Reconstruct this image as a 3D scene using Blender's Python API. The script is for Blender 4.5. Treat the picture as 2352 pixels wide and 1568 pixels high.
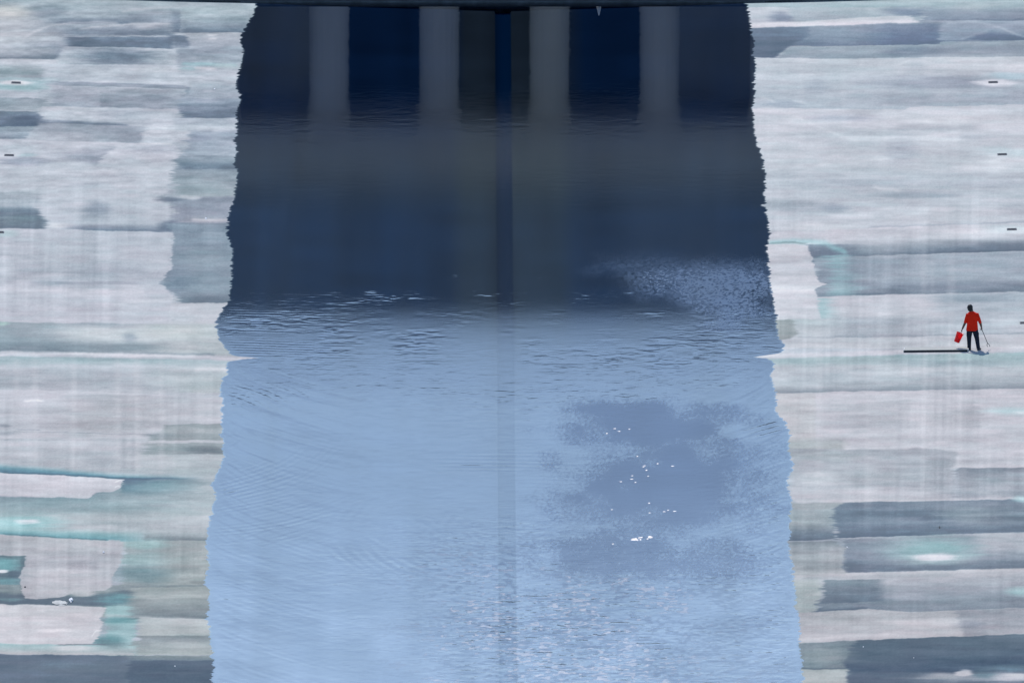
import bpy, bmesh, math, random
import numpy as np
from mathutils import Vector, Matrix

for o in list(bpy.data.objects):
    bpy.data.objects.remove(o)
SC = bpy.context.scene
COL = SC.collection

# ------------------------------------------------------------------ camera
PITCH = math.radians(10.0)
F_PX = 59930.0                     # focal length in pixels of a 2352 px wide frame
DIST = 1033.0
CAM = np.array([-1.45, -DIST * math.cos(PITCH), DIST * math.sin(PITCH)])
SHIFT = 99.0
cam_d = bpy.data.cameras.new("camera")
cam = bpy.data.objects.new("camera", cam_d)
COL.objects.link(cam)
cam.location = CAM
cam.rotation_euler = (math.pi / 2 - PITCH, 0, 0)
cam_d.sensor_width = 36.0
cam_d.lens = F_PX / 2352 * 36.0
cam_d.shift_x = SHIFT / 2352
cam_d.clip_start = 5.0
cam_d.clip_end = 20000.0
SC.camera = cam

# ------------------------------------------------------------------ sky and sun
SUN_AZ = math.radians(-20.0)       # measured from +Y towards +X
SUN_EL = math.radians(52.0)
world = bpy.data.worlds.new("World")
SC.world = world
world.use_nodes = True
wn = world.node_tree.nodes
sky = wn.new("ShaderNodeTexSky")
sky.sky_type = 'NISHITA'
sky.sun_disc = False
sky.sun_elevation = SUN_EL
sky.sun_rotation = SUN_AZ
sky.air_density = 1.0
sky.dust_density = 0.25
sky.ozone_density = 3.0
world.node_tree.links.new(sky.outputs[0], wn["Background"].inputs[0])
wn["Background"].inputs[1].default_value = 0.15
sun_d = bpy.data.lights.new("sun", 'SUN')
sun_d.energy = 3.0
sun_d.angle = math.radians(0.53)
sun_d.color = (1.0, 0.95, 0.88)
sun = bpy.data.objects.new("sun", sun_d)
COL.objects.link(sun)
sdir = Vector((math.sin(SUN_AZ) * math.cos(SUN_EL), math.cos(SUN_AZ) * math.cos(SUN_EL), math.sin(SUN_EL)))
sun.rotation_euler = sdir.to_track_quat('Z', 'Y').to_euler()
sun.location = (0, 0, 100)
SC.view_settings.view_transform = 'Standard'
SC.view_settings.look = 'None'
SC.view_settings.exposure = 0.5
SC.view_settings.gamma = 1.0
SC.render.engine = 'CYCLES'

# what a white, level surface shows under this sun and sky (display-linear); turns
# colours read off the place into base colours
E_WHITE = np.array([1.40, 1.52, 1.75])

# ------------------------------------------------------------------ measuring helpers
ct, st = math.cos(PITCH), math.sin(PITCH)

def proj(X, Y, Z):
    dx, dy, dz = X - CAM[0], Y - CAM[1], Z - CAM[2]
    dep = dy * ct - dz * st
    up = dy * st + dz * ct
    return 1176 - SHIFT + F_PX * dx / dep, 784 - F_PX * up / dep

def unproj(u, v, z=0.0):
    a = (u - 1176 + SHIFT) / F_PX
    b = (784 - v) / F_PX
    d = np.array([a, ct + b * st, -st + b * ct])
    t = (z - CAM[2]) / d[2]
    p = CAM + t * d
    return float(p[0]), float(p[1])

SLOPE = 0.028

# ------------------------------------------------------------------ noise
def vnoise(x, y, seed):
    rng = np.random.RandomState(seed)
    N = 512
    tab = rng.rand(N, N).astype(np.float32)
    xi = np.floor(x); yi = np.floor(y)
    fx = (x - xi).astype(np.float32); fy = (y - yi).astype(np.float32)
    xi = xi.astype(np.int64) % N; yi = yi.astype(np.int64) % N
    x1 = (xi + 1) % N; y1 = (yi + 1) % N
    fx = fx * fx * fx * (fx * (fx * 6 - 15) + 10); fy = fy * fy * fy * (fy * (fy * 6 - 15) + 10)
    a = tab[yi, xi] * (1 - fx) + tab[yi, x1] * fx
    b = tab[y1, xi] * (1 - fx) + tab[y1, x1] * fx
    return (a * (1 - fy) + b * fy) * 2 - 1

def fbm(x, y, seed, octv=3, gain=0.5):
    s = 0; a = 1.0; t = 0
    for i in range(octv):
        s = s + a * vnoise(x * 2 ** i, y * 2 ** i, seed + i * 17)
        t += a; a *= gain
    return s / t

def sst(x, a, b):
    t = np.clip((x - a) / (b - a), 0, 1)
    return t * t * (3 - 2 * t)

# ------------------------------------------------------------------ material helpers
def srgb(c):
    c = np.asarray(c, dtype=np.float64) / 255.0
    return np.where(c <= 0.04045, c / 12.92, ((c + 0.055) / 1.055) ** 2.4)

def mat(name, color, rough=0.7, spec=0.3, metal=0.0, noise=None, bump=0.0, trans=0.0):
    m = bpy.data.materials.new(name)
    m.use_nodes = True
    nt = m.node_tree
    b = nt.nodes["Principled BSDF"]
    b.inputs["Roughness"].default_value = rough
    b.inputs["Specular IOR Level"].default_value = spec
    b.inputs["Metallic"].default_value = metal
    b.inputs["Base Color"].default_value = (*color, 1)
    if noise:
        scale, amt = noise[0], noise[1]
        tc = nt.nodes.new("ShaderNodeTexCoord")
        mp = nt.nodes.new("ShaderNodeMapping")
        if len(noise) > 2:
            mp.inputs["Scale"].default_value = noise[2]
        nz = nt.nodes.new("ShaderNodeTexNoise")
        nz.inputs["Scale"].default_value = scale
        nz.inputs["Detail"].default_value = 5
        rp = nt.nodes.new("ShaderNodeValToRGB")
        rp.color_ramp.elements[0].position = 0.3
        rp.color_ramp.elements[1].position = 0.7
        rp.color_ramp.elements[0].color = (*[max(0, c * (1 - amt)) for c in color], 1)
        rp.color_ramp.elements[1].color = (*[min(1, c * (1 + amt)) for c in color], 1)
        nt.links.new(tc.outputs["Object"], mp.inputs[0])
        nt.links.new(mp.outputs[0], nz.inputs["Vector"])
        nt.links.new(nz.outputs["Fac"], rp.inputs[0])
        nt.links.new(rp.outputs[0], b.inputs["Base Color"])
        if bump:
            bp = nt.nodes.new("ShaderNodeBump")
            bp.inputs["Strength"].default_value = bump
            bp.inputs["Distance"].default_value = 0.02
            nt.links.new(nz.outputs["Fac"], bp.inputs["Height"])
            nt.links.new(bp.outputs[0], b.inputs["Normal"])
    if trans:
        tr = nt.nodes.new("ShaderNodeBsdfTranslucent")
        tr.inputs[0].default_value = (*color, 1)
        mx = nt.nodes.new("ShaderNodeMixShader")
        mx.inputs[0].default_value = trans
        out = nt.nodes["Material Output"]
        nt.links.new(b.outputs[0], mx.inputs[1])
        nt.links.new(tr.outputs[0], mx.inputs[2])
        nt.links.new(mx.outputs[0], out.inputs[0])
    return m

def tag(o, label=None, cat=None, group=None, kind=None):
    if label: o["label"] = label
    if cat: o["category"] = cat
    if group: o["group"] = group
    if kind: o["kind"] = kind
    return o

def empty(name, loc, rot=(0, 0, 0)):
    o = bpy.data.objects.new(name, None)
    o.empty_display_size = 0.2
    COL.objects.link(o)
    o.location = loc
    o.rotation_euler = rot
    return o

def link_mesh(name, me, m, parent=None, smooth=True):
    if m is not None:
        me.materials.clear(); me.materials.append(m)
    if smooth:
        me.polygons.foreach_set("use_smooth", [True] * len(me.polygons))
    o = bpy.data.objects.new(name, me)
    COL.objects.link(o)
    if parent: o.parent = parent
    return o

def from_bm(name, bm, m, parent=None, smooth=False):
    me = bpy.data.meshes.new(name)
    bmesh.ops.recalc_face_normals(bm, faces=bm.faces)
    bm.to_mesh(me); bm.free()
    return link_mesh(name, me, m, parent, smooth)

def box(bm, c, s, bevel=0.0, rot=None):
    r = bmesh.ops.create_cube(bm, size=1.0)
    vs = r['verts']
    M = Matrix.Translation(c) @ (rot.to_4x4() if rot else Matrix.Identity(4)) @ Matrix.Diagonal((*s, 1))
    bmesh.ops.transform(bm, matrix=M, verts=vs)
    if bevel:
        es = {e for v in vs for e in v.link_edges}
        bmesh.ops.bevel(bm, geom=list(es), offset=bevel, segments=2, affect='EDGES', profile=0.5)

def loft(bm, rings, n=16, cap=True):
    """rings: (center, rx, ry, axis) with the section square to axis; rx along X-ish"""
    prev = None
    first = None
    for (c, rx, ry, ax) in rings:
        c = Vector(c); ax = Vector(ax).normalized()
        ref = Vector((1, 0, 0)) if abs(ax.x) < 0.8 else Vector((0, 0, 1))
        ux = (ref - ax * ref.dot(ax)).normalized()
        uy = ax.cross(ux)
        vs = [bm.verts.new(c + ux * (rx * math.cos(2 * math.pi * i / n)) + uy * (ry * math.sin(2 * math.pi * i / n))) for i in range(n)]
        if prev:
            for i in range(n):
                bm.faces.new((prev[i], prev[(i + 1) % n], vs[(i + 1) % n], vs[i]))
        else:
            first = vs
        prev = vs
    if cap:
        bm.faces.new(list(reversed(first))); bm.faces.new(prev)

def tube(bm, pts, rad, n=10, ends=True):
    """tube through points with a radius per point and rounded ends"""
    pts = [Vector(p) for p in pts]
    if not hasattr(rad, '__len__'): rad = [rad] * len(pts)
    rings = []
    for i, p in enumerate(pts):
        a = pts[max(i - 1, 0)]; b = pts[min(i + 1, len(pts) - 1)]
        ax = (b - a)
        r = rad[i]
        if ends and i == 0:
            d = ax.normalized()
            rings += [(p - d * r * 0.9, r * 0.35, r * 0.35, ax), (p - d * r * 0.6, r * 0.75, r * 0.75, ax)]
        rings.append((p, r, r, ax))
        if ends and i == len(pts) - 1:
            d = ax.normalized()
            rings += [(p + d * r * 0.6, r * 0.75, r * 0.75, ax), (p + d * r * 0.9, r * 0.35, r * 0.35, ax)]
    loft(bm, rings, n)

def ellipsoid(bm, c, r, rot=None):
    res = bmesh.ops.create_uvsphere(bm, u_segments=20, v_segments=14, radius=1.0)
    M = Matrix.Translation(c) @ (rot.to_4x4() if rot else Matrix.Identity(4)) @ Matrix.Diagonal((*r, 1))
    bmesh.ops.transform(bm, matrix=M, verts=res['verts'])

def remeshed(name, bm, voxel, m, parent, smooth_it=4):
    """the lofted pieces fused into one continuous skin"""
    me = bpy.data.meshes.new(name + "_raw")
    bmesh.ops.recalc_face_normals(bm, faces=bm.faces)
    bm.to_mesh(me); bm.free()
    tmp = bpy.data.objects.new(name + "_raw", me)
    COL.objects.link(tmp)
    r = tmp.modifiers.new("r", 'REMESH'); r.mode = 'VOXEL'; r.voxel_size = voxel
    s = tmp.modifiers.new("s", 'SMOOTH'); s.iterations = smooth_it; s.factor = 0.5
    dg = bpy.context.evaluated_depsgraph_get()
    dg.update()
    out = bpy.data.meshes.new_from_object(tmp.evaluated_get(dg))
    out.name = name
    bpy.data.objects.remove(tmp); bpy.data.meshes.remove(me)
    return link_mesh(name, out, m, parent, True)

# ------------------------------------------------------------------ the shoreline
SH_L = """0 583 12 588 30 582 45 577 70 560 90 553 115 556 150 552 190 544 205 541 215 552 235 551 260 541 290 543
320 538 350 543 378 537 400 545 420 543 445 537 480 530 510 523 535 520 560 528 590 533 620 531 650 529 690 527
700 518 730 500 745 496 765 500 790 510 800 520 812 528 817 540 820.5 572 822 592 824.5 560 830 524 845 520 860 522 870 513 895 507 920 510
950 508 970 505 1000 508 1020 512 1045 514 1070 507 1095 497 1110 485 1125 490 1140 497 1160 490 1190 482 1210 478
1240 474 1260 473 1290 482 1320 474 1340 471 1360 482 1390 478 1420 477 1450 480 1480 485 1500 488 1530 492 1568 485 1620 480"""
SH_R = """0 1706 6 1708 12 1719 52 1723 102 1731 133 1731 155 1737 193 1734 249 1729 276 1733 304 1734 340 1745 349 1744 370 1754
392 1756 414 1759 447 1758 468 1759 471 1750 475 1758 511 1764 533 1770 555 1765 562 1762 565 1755 569 1764 613 1767 640 1769 690 1777 723 1785 767 1785
781 1790 790 1803 808 1798 813 1782 817 1752 820 1734 823 1760 828 1776 836 1783 864 1769 903 1783 917 1785 941 1781 963 1798 972 1806
1002 1816 1027 1812 1066 1821 1093 1812 1132 1813 1157 1820 1176 1813 1204 1816 1256 1810 1292 1819 1331 1823 1364 1830
1397 1830 1438 1838 1474 1835 1521 1843 1535 1838 1568 1846 1620 1850"""

def shore_table(s):
    a = np.array(s.split(), dtype=float).reshape(-1, 2)
    P = np.array([unproj(u, v) for v, u in a])
    i = np.argsort(P[:, 1])
    return P[i, 1], np.abs(P[i, 0])
YL, XL = shore_table(SH_L)
YR, XR = shore_table(SH_R)

def shore(Y, side):
    s = np.interp(Y, YL if side < 0 else YR, XL if side < 0 else XR)
    sd = 11 if side < 0 else 23
    j = 0.035 * vnoise(Y / 0.8, Y * 0 + 3, sd) + 0.06 * vnoise(Y / 0.28, Y * 0 + 7, sd + 1) + 0.05 * vnoise(Y / 0.17, Y * 0 + 9, sd + 2)
    return s + j

Y_FAR = unproj(1161, 7.5)[1]
Y_NEAR = -540.0
POOL_W = 25.5

def floor_z(X, Y):
    """shallow V floor; its waterline is where it meets level zero"""
    side = np.where(X < 0, -1, 1)
    S = np.where(X < 0, shore(Y, -1), shore(Y, 1))
    d = np.abs(X) - S
    base = SLOPE * (np.abs(X) - 11.2)
    w = np.exp(-(d / 1.6) ** 2)
    return base * (1 - w) + SLOPE * d * w

def on_floor(u, v):
    z = 0.0
    for _ in range(6):
        X, Y = unproj(u, v, z)
        z = float(floor_z(np.array([X]), np.array([Y]))[0])
    return X, Y, z

# ------------------------------------------------------------------ pool floor: stains of drying silt
TILES = {'L1': (0, 0, 4.0), 'L2': (0, 392, 4.0), 'L3': (0, 784, 4.0), 'L4': (0, 1176, 4.0),
         'R1': (1702.6, 0, 3.623), 'R2': (1702.6, 392, 3.623), 'R3': (1702.6, 784, 3.623), 'R4': (1702.6, 1176, 3.623)}
W = (201, 203, 212); L = (189, 196, 207); LM = (180, 188, 199); M = (168, 177, 190); G = (147, 160, 175)
D = (118, 134, 154); N = (88, 106, 132); T = (150, 194, 200); B = (216, 215, 222); TD = (112, 150, 164)

class Floor:
    def __init__(s, u, v, seed):
        s.u, s.v = u, v
        f = np.float32
        s.jag = (0.6 * vnoise(v / 9, u / 90, seed) + 0.55 * vnoise(v / 3.2, u / 60, seed + 1)
                 + 0.45 * vnoise(v / 1.3, u / 40, seed + 2)).astype(f)
        s.wv = (v + 1.3 * vnoise(u / 28, v / 60, seed + 3) + 0.5 * vnoise(u / 7, v / 30, seed + 4)).astype(f)
        s.wv2 = (v + 5 * fbm(u / 70, v / 30, seed + 5)).astype(f)
        s.tex = fbm(u / 90, v / 4.0, seed + 6, 4).astype(f)
        base = np.zeros(u.shape + (3,), f)
        k = fbm(u / 260, v / 16, seed + 8, 3)
        base[:] = np.array(LM) 
        base += (k * 26)[..., None]
        s.c = base

    def _mix(s, m, ctop, cbot, t):
        ct_ = np.array(ctop, np.float32); cb_ = np.array(cbot if cbot is not None else ctop, np.float32)
        col = ct_ + (cb_ - ct_) * t[..., None]
        s.c += (col - s.c) * (m * 0.9)[..., None]

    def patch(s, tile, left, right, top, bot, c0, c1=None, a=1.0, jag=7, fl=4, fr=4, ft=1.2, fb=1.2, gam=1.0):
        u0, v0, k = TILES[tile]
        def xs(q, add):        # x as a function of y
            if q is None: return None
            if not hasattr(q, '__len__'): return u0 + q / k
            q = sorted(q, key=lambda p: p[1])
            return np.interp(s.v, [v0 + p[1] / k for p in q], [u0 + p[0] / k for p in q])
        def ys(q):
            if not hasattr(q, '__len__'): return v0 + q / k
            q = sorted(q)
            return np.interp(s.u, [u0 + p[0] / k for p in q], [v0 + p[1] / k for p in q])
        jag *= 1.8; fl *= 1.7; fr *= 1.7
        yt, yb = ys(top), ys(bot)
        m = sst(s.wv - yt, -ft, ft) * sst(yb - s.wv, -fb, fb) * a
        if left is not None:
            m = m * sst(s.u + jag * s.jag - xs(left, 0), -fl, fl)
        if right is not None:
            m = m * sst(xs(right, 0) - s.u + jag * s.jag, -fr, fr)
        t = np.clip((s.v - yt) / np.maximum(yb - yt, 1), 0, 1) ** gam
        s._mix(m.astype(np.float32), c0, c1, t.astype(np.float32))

    def blob(s, tile, cx, cy, rx, ry, c, a=0.8, sharp=1.0):
        u0, v0, k = TILES[tile]
        du = (s.u + 4 * s.jag - u0 - cx / k) / (rx / k); dv = (s.wv2 * 0.5 + s.wv * 0.5 - v0 - cy / k) / (ry / k)
        r = np.sqrt(du * du + dv * dv) + 0.35 * s.tex
        m = (1 - sst(r, 1 - 0.7 / sharp, 1 + 0.7 / sharp)) * a
        s._mix(m.astype(np.float32), c, None, m.astype(np.float32))

    def stroke(s, tile, pts, th, c, a=0.8, end=12, fade=0.0):
        u0, v0, k = TILES[tile]
        x = [u0 + p[0] / k for p in pts]; y = [v0 + p[1] / k for p in pts]
        yl = np.interp(s.u, x, y)
        m = np.exp(-((s.wv - yl) / (th / k)) ** 2) * sst(s.u + 3 * s.jag, x[0], x[0] + end) * sst(x[-1] - s.u + 3 * s.jag, 0, end) * a
        m = m * (0.75 + 0.25 * s.tex)
        s._mix(np.clip(m, 0, 1).astype(np.float32), c, None, m.astype(np.float32))

def paint_left(f):
    p, b, k = f.patch, f.blob, f.stroke
    # ---- far left quarter
    p('L1', None, None, -60, 300, (170, 186, 194), (168, 177, 190))
    p('L1', None, 340, 60, 420, (196, 196, 202), (192, 196, 204), a=.7, fr=30, ft=6, fb=8)
    b('L1', 60, 110, 200, 60, (212, 212, 208), .6)
    b('L1', 430, 75, 190, 28, (146, 160, 172), .75)
    b('L1', 450, 130, 130, 40, (142, 155, 170), .7)
    p('L1', 480, 1500, 165, 218, G, D, a=.8, fl=25, fr=40, ft=5)
    b('L1', 1330, 150, 220, 40, (150, 160, 175), .7)
    p('L1', 600, 1580, [(600, 240), (1580, 240)], 332, (150, 162, 176), D, a=.8, fl=20, fr=8, ft=6)
    k('L1', [(270, 305), (450, 245), (650, 210), (900, 205), (1100, 215)], 12, W, .7)
    k('L1', [(200, 370), (300, 300), (420, 262)], 14, W, .6)
    k('L1', [(1080, 112), (1400, 80), (1750, 58)], 14, W, .7)
    k('L1', [(700, 265), (1000, 240), (1300, 215), (1590, 225)], 12, W, .7)
    b('L1', 1340, 240, 110, 25, W, .55)
    p('L1', 610, 1590, [(610, 338), (1590, 340)], [(600, 425), (1590, 448)], (125, 140, 160), (112, 130, 150), jag=3, fl=10)
    p('L1', 300, 640, 385, 530, M, D, a=.75, fl=40, fr=20, ft=8)
    k('L1', [(560, 322), (1000, 325), (1560, 342)], 8, LM, .7)
    p('L1', 1575, 1662, 100, 300, (142, 155, 170), (122, 138, 158), a=.9, jag=2, fl=8, fr=1.5, ft=8)
    p('L1', 1662, None, 60, 301, (172, 186, 194), D, a=.9, jag=1, fl=8, gam=2.2)
    p('L1', 1690, None, 301, 450, (180, 184, 194), (165, 174, 188), fb=8)
    p('L1', 1575, [(1700, 330), (1745, 420)], 325, 440, D, (130, 143, 162), a=.9, jag=3, fl=8)
    k('L1', [(1880, 322), (2020, 322)], 9, B, .95)
    k('L1', [(1890, 356), (2020, 357)], 9, B, .9)
    p('L1', 1600, None, 440, 640, (152, 164, 178), (172, 182, 194), ft=6)
    k('L1', [(1740, 535), (1980, 530)], 14, L, .7)
    k('L1', [(1650, 585), (1900, 592), (2200, 605)], 16, (150, 196, 202), .8)
    b('L1', 1720, 635, 110, 25, T, .6)
    p('L1', 1610, None, 645, 765, L, LM, ft=6)
    b('L1', 2080, 615, 140, 22, (196, 208, 214), .7)
    k('L1', [(1760, 628), (2010, 634)], 14, B, 1.0)
    p('L1', None, 520, 440, 545, (172, 180, 190), (120, 134, 150), a=.85, ft=6, gam=1.6, fr=8)
    p('L1', [(520, 560), (580, 430)], 1615, [(520, 425), (1600, 448)], [(390, 585), (1620, 600)], L, (178, 188, 198), jag=4)
    b('L1', 1050, 530, 330, 75, (126, 142, 160), .9)
    p('L1', None, 520, 545, 650, (190, 192, 202), L)
    b('L1', 90, 655, 360, 45, (146, 164, 172), .85)
    p('L1', 390, 1645, [(390, 588), (1620, 602)], 775, L, L, jag=5)
    b('L1', 900, 665, 420, 35, (176, 186, 196), .8)
    b('L1', 1450, 640, 180, 30, (198, 200, 208), .6)
    b('L1', 150, 765, 330, 40, T, .55)
    b('L1', 140, 765, 150, 24, B, 1.0, 1.5)
    b('L1', 200, 810, 220, 30, (150, 182, 188), .7)
    p('L1', 470, 1700, [(480, 785), (1690, 825)], [(400, 975), (1630, 1005)], (178, 184, 196), (166, 174, 188), jag=6)
    p('L1', 915, 1700, [(480, 800), (1690, 830)], [(400, 978), (1630, 1000)], (168, 176, 188), (148, 160, 174), a=.8, jag=3, fl=1)
    b('L1', 1350, 920, 320, 50, (150, 160, 175), .55)
    p('L1', 470, [(1730, 800), (1760, 880)], [(480, 748), (1600, 782), (1750, 790)], [(480, 785), (1700, 822)], (150, 160, 176), (150, 160, 174), a=.95, fl=20)
    p('L1', [(1740, 800), (1690, 890)], [(1735, 790), (1770, 885)], 788, 900, D, (124, 140, 158), a=.95, jag=3, ft=2, fb=8)
    p('L1', [(1765, 790), (1690, 890), (1650, 1085)], None, 768, 905, (176, 186, 198), (166, 176, 190), jag=3)
    p('L1', 1650, None, 905, 1086, (156, 168, 184), D, jag=9)
    p('L1', None, 420, 850, 905, L, a=.6)
    p('L1', None, 425, 900, 1010, (145, 160, 172), (160, 172, 182), a=.9, jag=9, fb=8)
    p('L1', None, 385, 1025, 1165, (130, 146, 162), (104, 122, 146), jag=9)
    b('L1', 250, 1110, 160, 50, (90, 110, 138), .6)
    p('L1', None, [(340, 1170), (230, 1280)], 1165, 1278, (158, 172, 184), (138, 152, 168), jag=6)
    p('L1', 360, 1625, [(400, 975), (1630, 1010)], [(350, 1115), (1580, 1165)], (192, 196, 206), L, jag=8)
    b('L1', 1100, 1035, 250, 40, (166, 176, 190), .6)
    p('L1', 900, 1620, 1000, 1160, (176, 184, 196), None, a=.5, jag=2, fl=1)
    k('L1', [(340, 1108), (600, 1122), (1000, 1142), (1200, 1160)], 16, (118, 134, 154), .9)
    p('L1', [(340, 1150), (240, 1290)], 1340, [(340, 1135), (1580, 1175)], [(240, 1280), (1300, 1320)], (165, 175, 188), (186, 192, 203), jag=6)
    p('L1', 900, 1330, 1160, [(900, 1300), (1300, 1320)], (160, 168, 182), (152, 162, 176), a=.8, fl=40)
    p('L1', 1600, None, 1086, 1200, (174, 184, 197), LM, jag=4)
    p('L1', [(1330, 1195), (1280, 1330)], 1775, [(1300, 1195), (1780, 1200)], 1335, (194, 198, 208), L, jag=6)
    k('L1', [(1250, 1322), (1600, 1325)], 9, B, .95)
    p('L1', [(1780, 1200), (1640, 1430)], None, 1200, 1430, (160, 172, 188), (166, 178, 192), jag=9, ft=6)
    b('L1', 1850, 1265, 90, 25, (140, 152, 172), .5)
    p('L1', None, 1660, [(0, 1275), (1300, 1322), (1700, 1335)], 1580, (198, 200, 211), (190, 196, 206), jag=9)
    b('L1', 150, 1370, 190, 70, (180, 192, 202), .6)
    b('L1', 130, 1428, 120, 24, (206, 212, 222), .9)
    b('L1', 260, 1425, 80, 18, T, .4)
    b('L1', 200, 1480, 230, 42, (164, 172, 188), .85, 1.4)
    p('L1', 550, [(1060, 1350), (880, 1510)], [(560, 1390), (1060, 1345)], [(560, 1460), (880, 1510)], (166, 172, 186), (146, 156, 172), a=.85, ft=10, fb=10, fl=40, jag=5)
    b('L1', 1420, 1370, 220, 35, (168, 176, 190), .6)
    # ---- second quarter
    p('L1', [(1640, 1430), (1600, 1568)], None, 1430, 1600, (150, 164, 178), (142, 158, 172), jag=10)
    p('L1', 1650, None, 1490, 1552, (140, 156, 172), (122, 140, 158), a=.9, jag=8, ft=3)
    p('L2', None, [(1600, 0), (1560, 100), (1500, 255), (1610, 350), (1600, 440), (1540, 490), (1590, 570)], -2, 570, (193, 198, 208), L, jag=11)
    b('L2', 130, 130, 330, 90, (178, 186, 196), .7)
    b('L2', 800, 130, 170, 30, (170, 180, 192), .6)
    p('L2', None, 340, 195, 360, (172, 182, 192), (164, 176, 188), jag=10, fr=10)
    p('L2', None, [(330, 340), (400, 420), (455, 520)], 345, 533, (126, 143, 160), (118, 134, 150), jag=6, fr=5, ft=8)
    b('L2', 150, 450, 200, 40, (150, 168, 176), .5)
    b('L2', 900, 350, 110, 60, (150, 162, 178), .75)
    b('L2', 880, 430, 140, 50, (160, 172, 184), .6)
    b('L2', 560, 505, 130, 25, B, .95)
    p('L2', 650, 1580, [(650, 480), (1580, 490)], [(650, 542), (1590, 566)], (175, 183, 194), (122, 138, 158), a=.95, ft=8, fl=30)
    p('L2', 1600, None, -2, 240, (150, 164, 176), (166, 180, 188), jag=10)
    p('L2', [(1500, 255), (1610, 350), (1600, 440), (1540, 490)], None, 240, 480, (150, 160, 175), (164, 172, 188), jag=9, ft=4)
    k('L2', [(1630, 240), (1760, 256), (1860, 248)], 16, W, .9)
    b('L2', 1720, 235, 110, 18, (196, 200, 208), .8)
    b('L2', 1560, 265, 110, 22, (118, 130, 148), .7)
    b('L2', 1560, 510, 90, 45, (112, 128, 150), .8)
    p('L2', [(1540, 490), (1590, 570), (1580, 700), (1560, 800), (1580, 880), (1520, 940), (1480, 1040), (1600, 1140), (1650, 1215)], None, 478, 1216, (140, 156, 172), (146, 162, 176), jag=5, fl=2)
    b('L2', 1870, 450, 190, 34, (176, 178, 190), .8)
    k('L2', [(1740, 450), (1900, 455), (2130, 455)], 12, B, .95)
    b('L2', 1900, 800, 230, 90, (160, 176, 188), .6)
    b('L2', 1560, 1010, 180, 110, (128, 144, 162), .7)
    p('L2', 1640, None, 1120, 1215, (140, 154, 168), (118, 134, 150), a=.8, ft=12)
    p('L2', None, [(1590, 570), (1580, 700), (1560, 800), (1580, 880), (1520, 940), (1480, 1040), (1600, 1140)], [(0, 530), (700, 545), (1600, 570)], [(0, 1388), (1640, 1412)], (188, 194, 205), (194, 196, 207), jag=5, fr=1.5)
    p('L2', 1560, None, 1212, 1410, (196, 199, 208), (192, 197, 206), a=1)
    b('L2', 560, 800, 400, 150, (182, 190, 200), .5)
    b('L2', 480, 1030, 190, 38, (170, 180, 193), .7)
    b('L2', 960, 980, 250, 110, (172, 181, 193), .7)
    b('L2', 1350, 980, 160, 60, (178, 186, 198), .6)
    k('L2', [(-60, 1090), (500, 1105), (1000, 1118), (1350, 1110)], 34, (208, 208, 218), .8)
    k('L2', [(1000, 1240), (1200, 1215), (1400, 1190)], 18, (200, 206, 214), .5)
    b('L2', 1400, 1290, 300, 110, (196, 202, 212), .5)
    p('L2', None, None, [(0, 1388), (1640, 1412), (2000, 1405)], 1680, (186, 193, 200), (192, 200, 205))
    p('L2', None, 620, [(0, 1390), (620, 1400)], 1680, (158, 172, 182), (146, 162, 174), a=.95, fr=40, jag=10)
    p('L2', 600, 1250, [(600, 1398), (1250, 1408)], 1460, (160, 172, 184), (180, 188, 198), a=.8, fl=30, fr=30, fb=8)
    b('L2', 880, 1480, 300, 40, (194, 200, 206), .7)
    b('L2', 1190, 1540, 60, 45, (140, 154, 172), .6)
    b('L2', 1650, 1480, 330, 70, (200, 207, 208), .6)
    b('L2', 20, 1410, 60, 16, (184, 214, 206), .7)
    # ---- third quarter
    p('L3', None, 1560, 0, [(0, 85), (1100, 108), (2100, 132)], (152, 166, 178), (136, 152, 164), a=.85, fr=40, ft=12)
    p('L3', 1450, None, 0, 135, (180, 186, 192), (176, 184, 190), a=.8, fl=40, ft=12)
    k('L3', [(-60, 80), (600, 92), (1400, 112), (2000, 124)], 14, (118, 136, 150), .8)
    p('L3', None, None, [(0, 135), (1500, 160), (2200, 178)], 215, (162, 182, 190), (172, 190, 197))
    p('L3', None, None, 205, [(0, 437), (1100, 465), (1600, 490)], (190, 198, 207), (186, 190, 200), ft=8)
    b('L3', 550, 380, 720, 70, (172, 178, 188), .75)
    b('L3', 1750, 350, 360, 110, (182, 192, 197), .6)
    p('L3', 1690, None, 210, 470, (182, 192, 200), (180, 190, 194), a=.7, fl=20)
    k('L3', [(-60, 104), (500, 112), (1100, 126), (1700, 143), (2400, 160)], 22, (216, 212, 221), 1.0)
    k('L3', [(1760, 266), (1950, 252), (2150, 255)], 20, B, .95)
    p('L3', None, None, [(0, 437), (1000, 462), (1550, 490)], 910, (196, 198, 208), (192, 194, 203))
    b('L3', 1080, 660, 420, 170, (178, 180, 188), .85)
    b('L3', 850, 760, 330, 90, (178, 180, 188), .6)
    k('L3', [(200, 543), (280, 542), (420, 548)], 10, (228, 228, 236), 1.0)
    b('L3', 1750, 620, 330, 110, (194, 198, 206), .6)
    k('L3', [(0, 655), (600, 665), (1100, 690)], 6, (176, 182, 190), .6)
    k('L3', [(90, 825), (600, 835), (1100, 850), (1400, 850)], 5, (160, 168, 178), .8)
    k('L3', [(120, 805), (400, 812)], 5, (140, 150, 165), .8)
    k('L3', [(0, 905), (700, 908), (1400, 912)], 5, (150, 160, 174), .8)
    b('L3', 40, 775, 60, 16, (150, 158, 170), .7)
    b('L3', 20, 850, 120, 16, (164, 170, 182), .7)
    p('L3', [(1480, 755), (1470, 840), (1390, 860), (1350, 935)], None, [(1400, 765), (2000, 752)], 1035, (164, 173, 179), (152, 164, 170), jag=6)
    p('L3', None, None, 905, 1210, (196, 198, 207), (188, 194, 202), a=.9)
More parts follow.
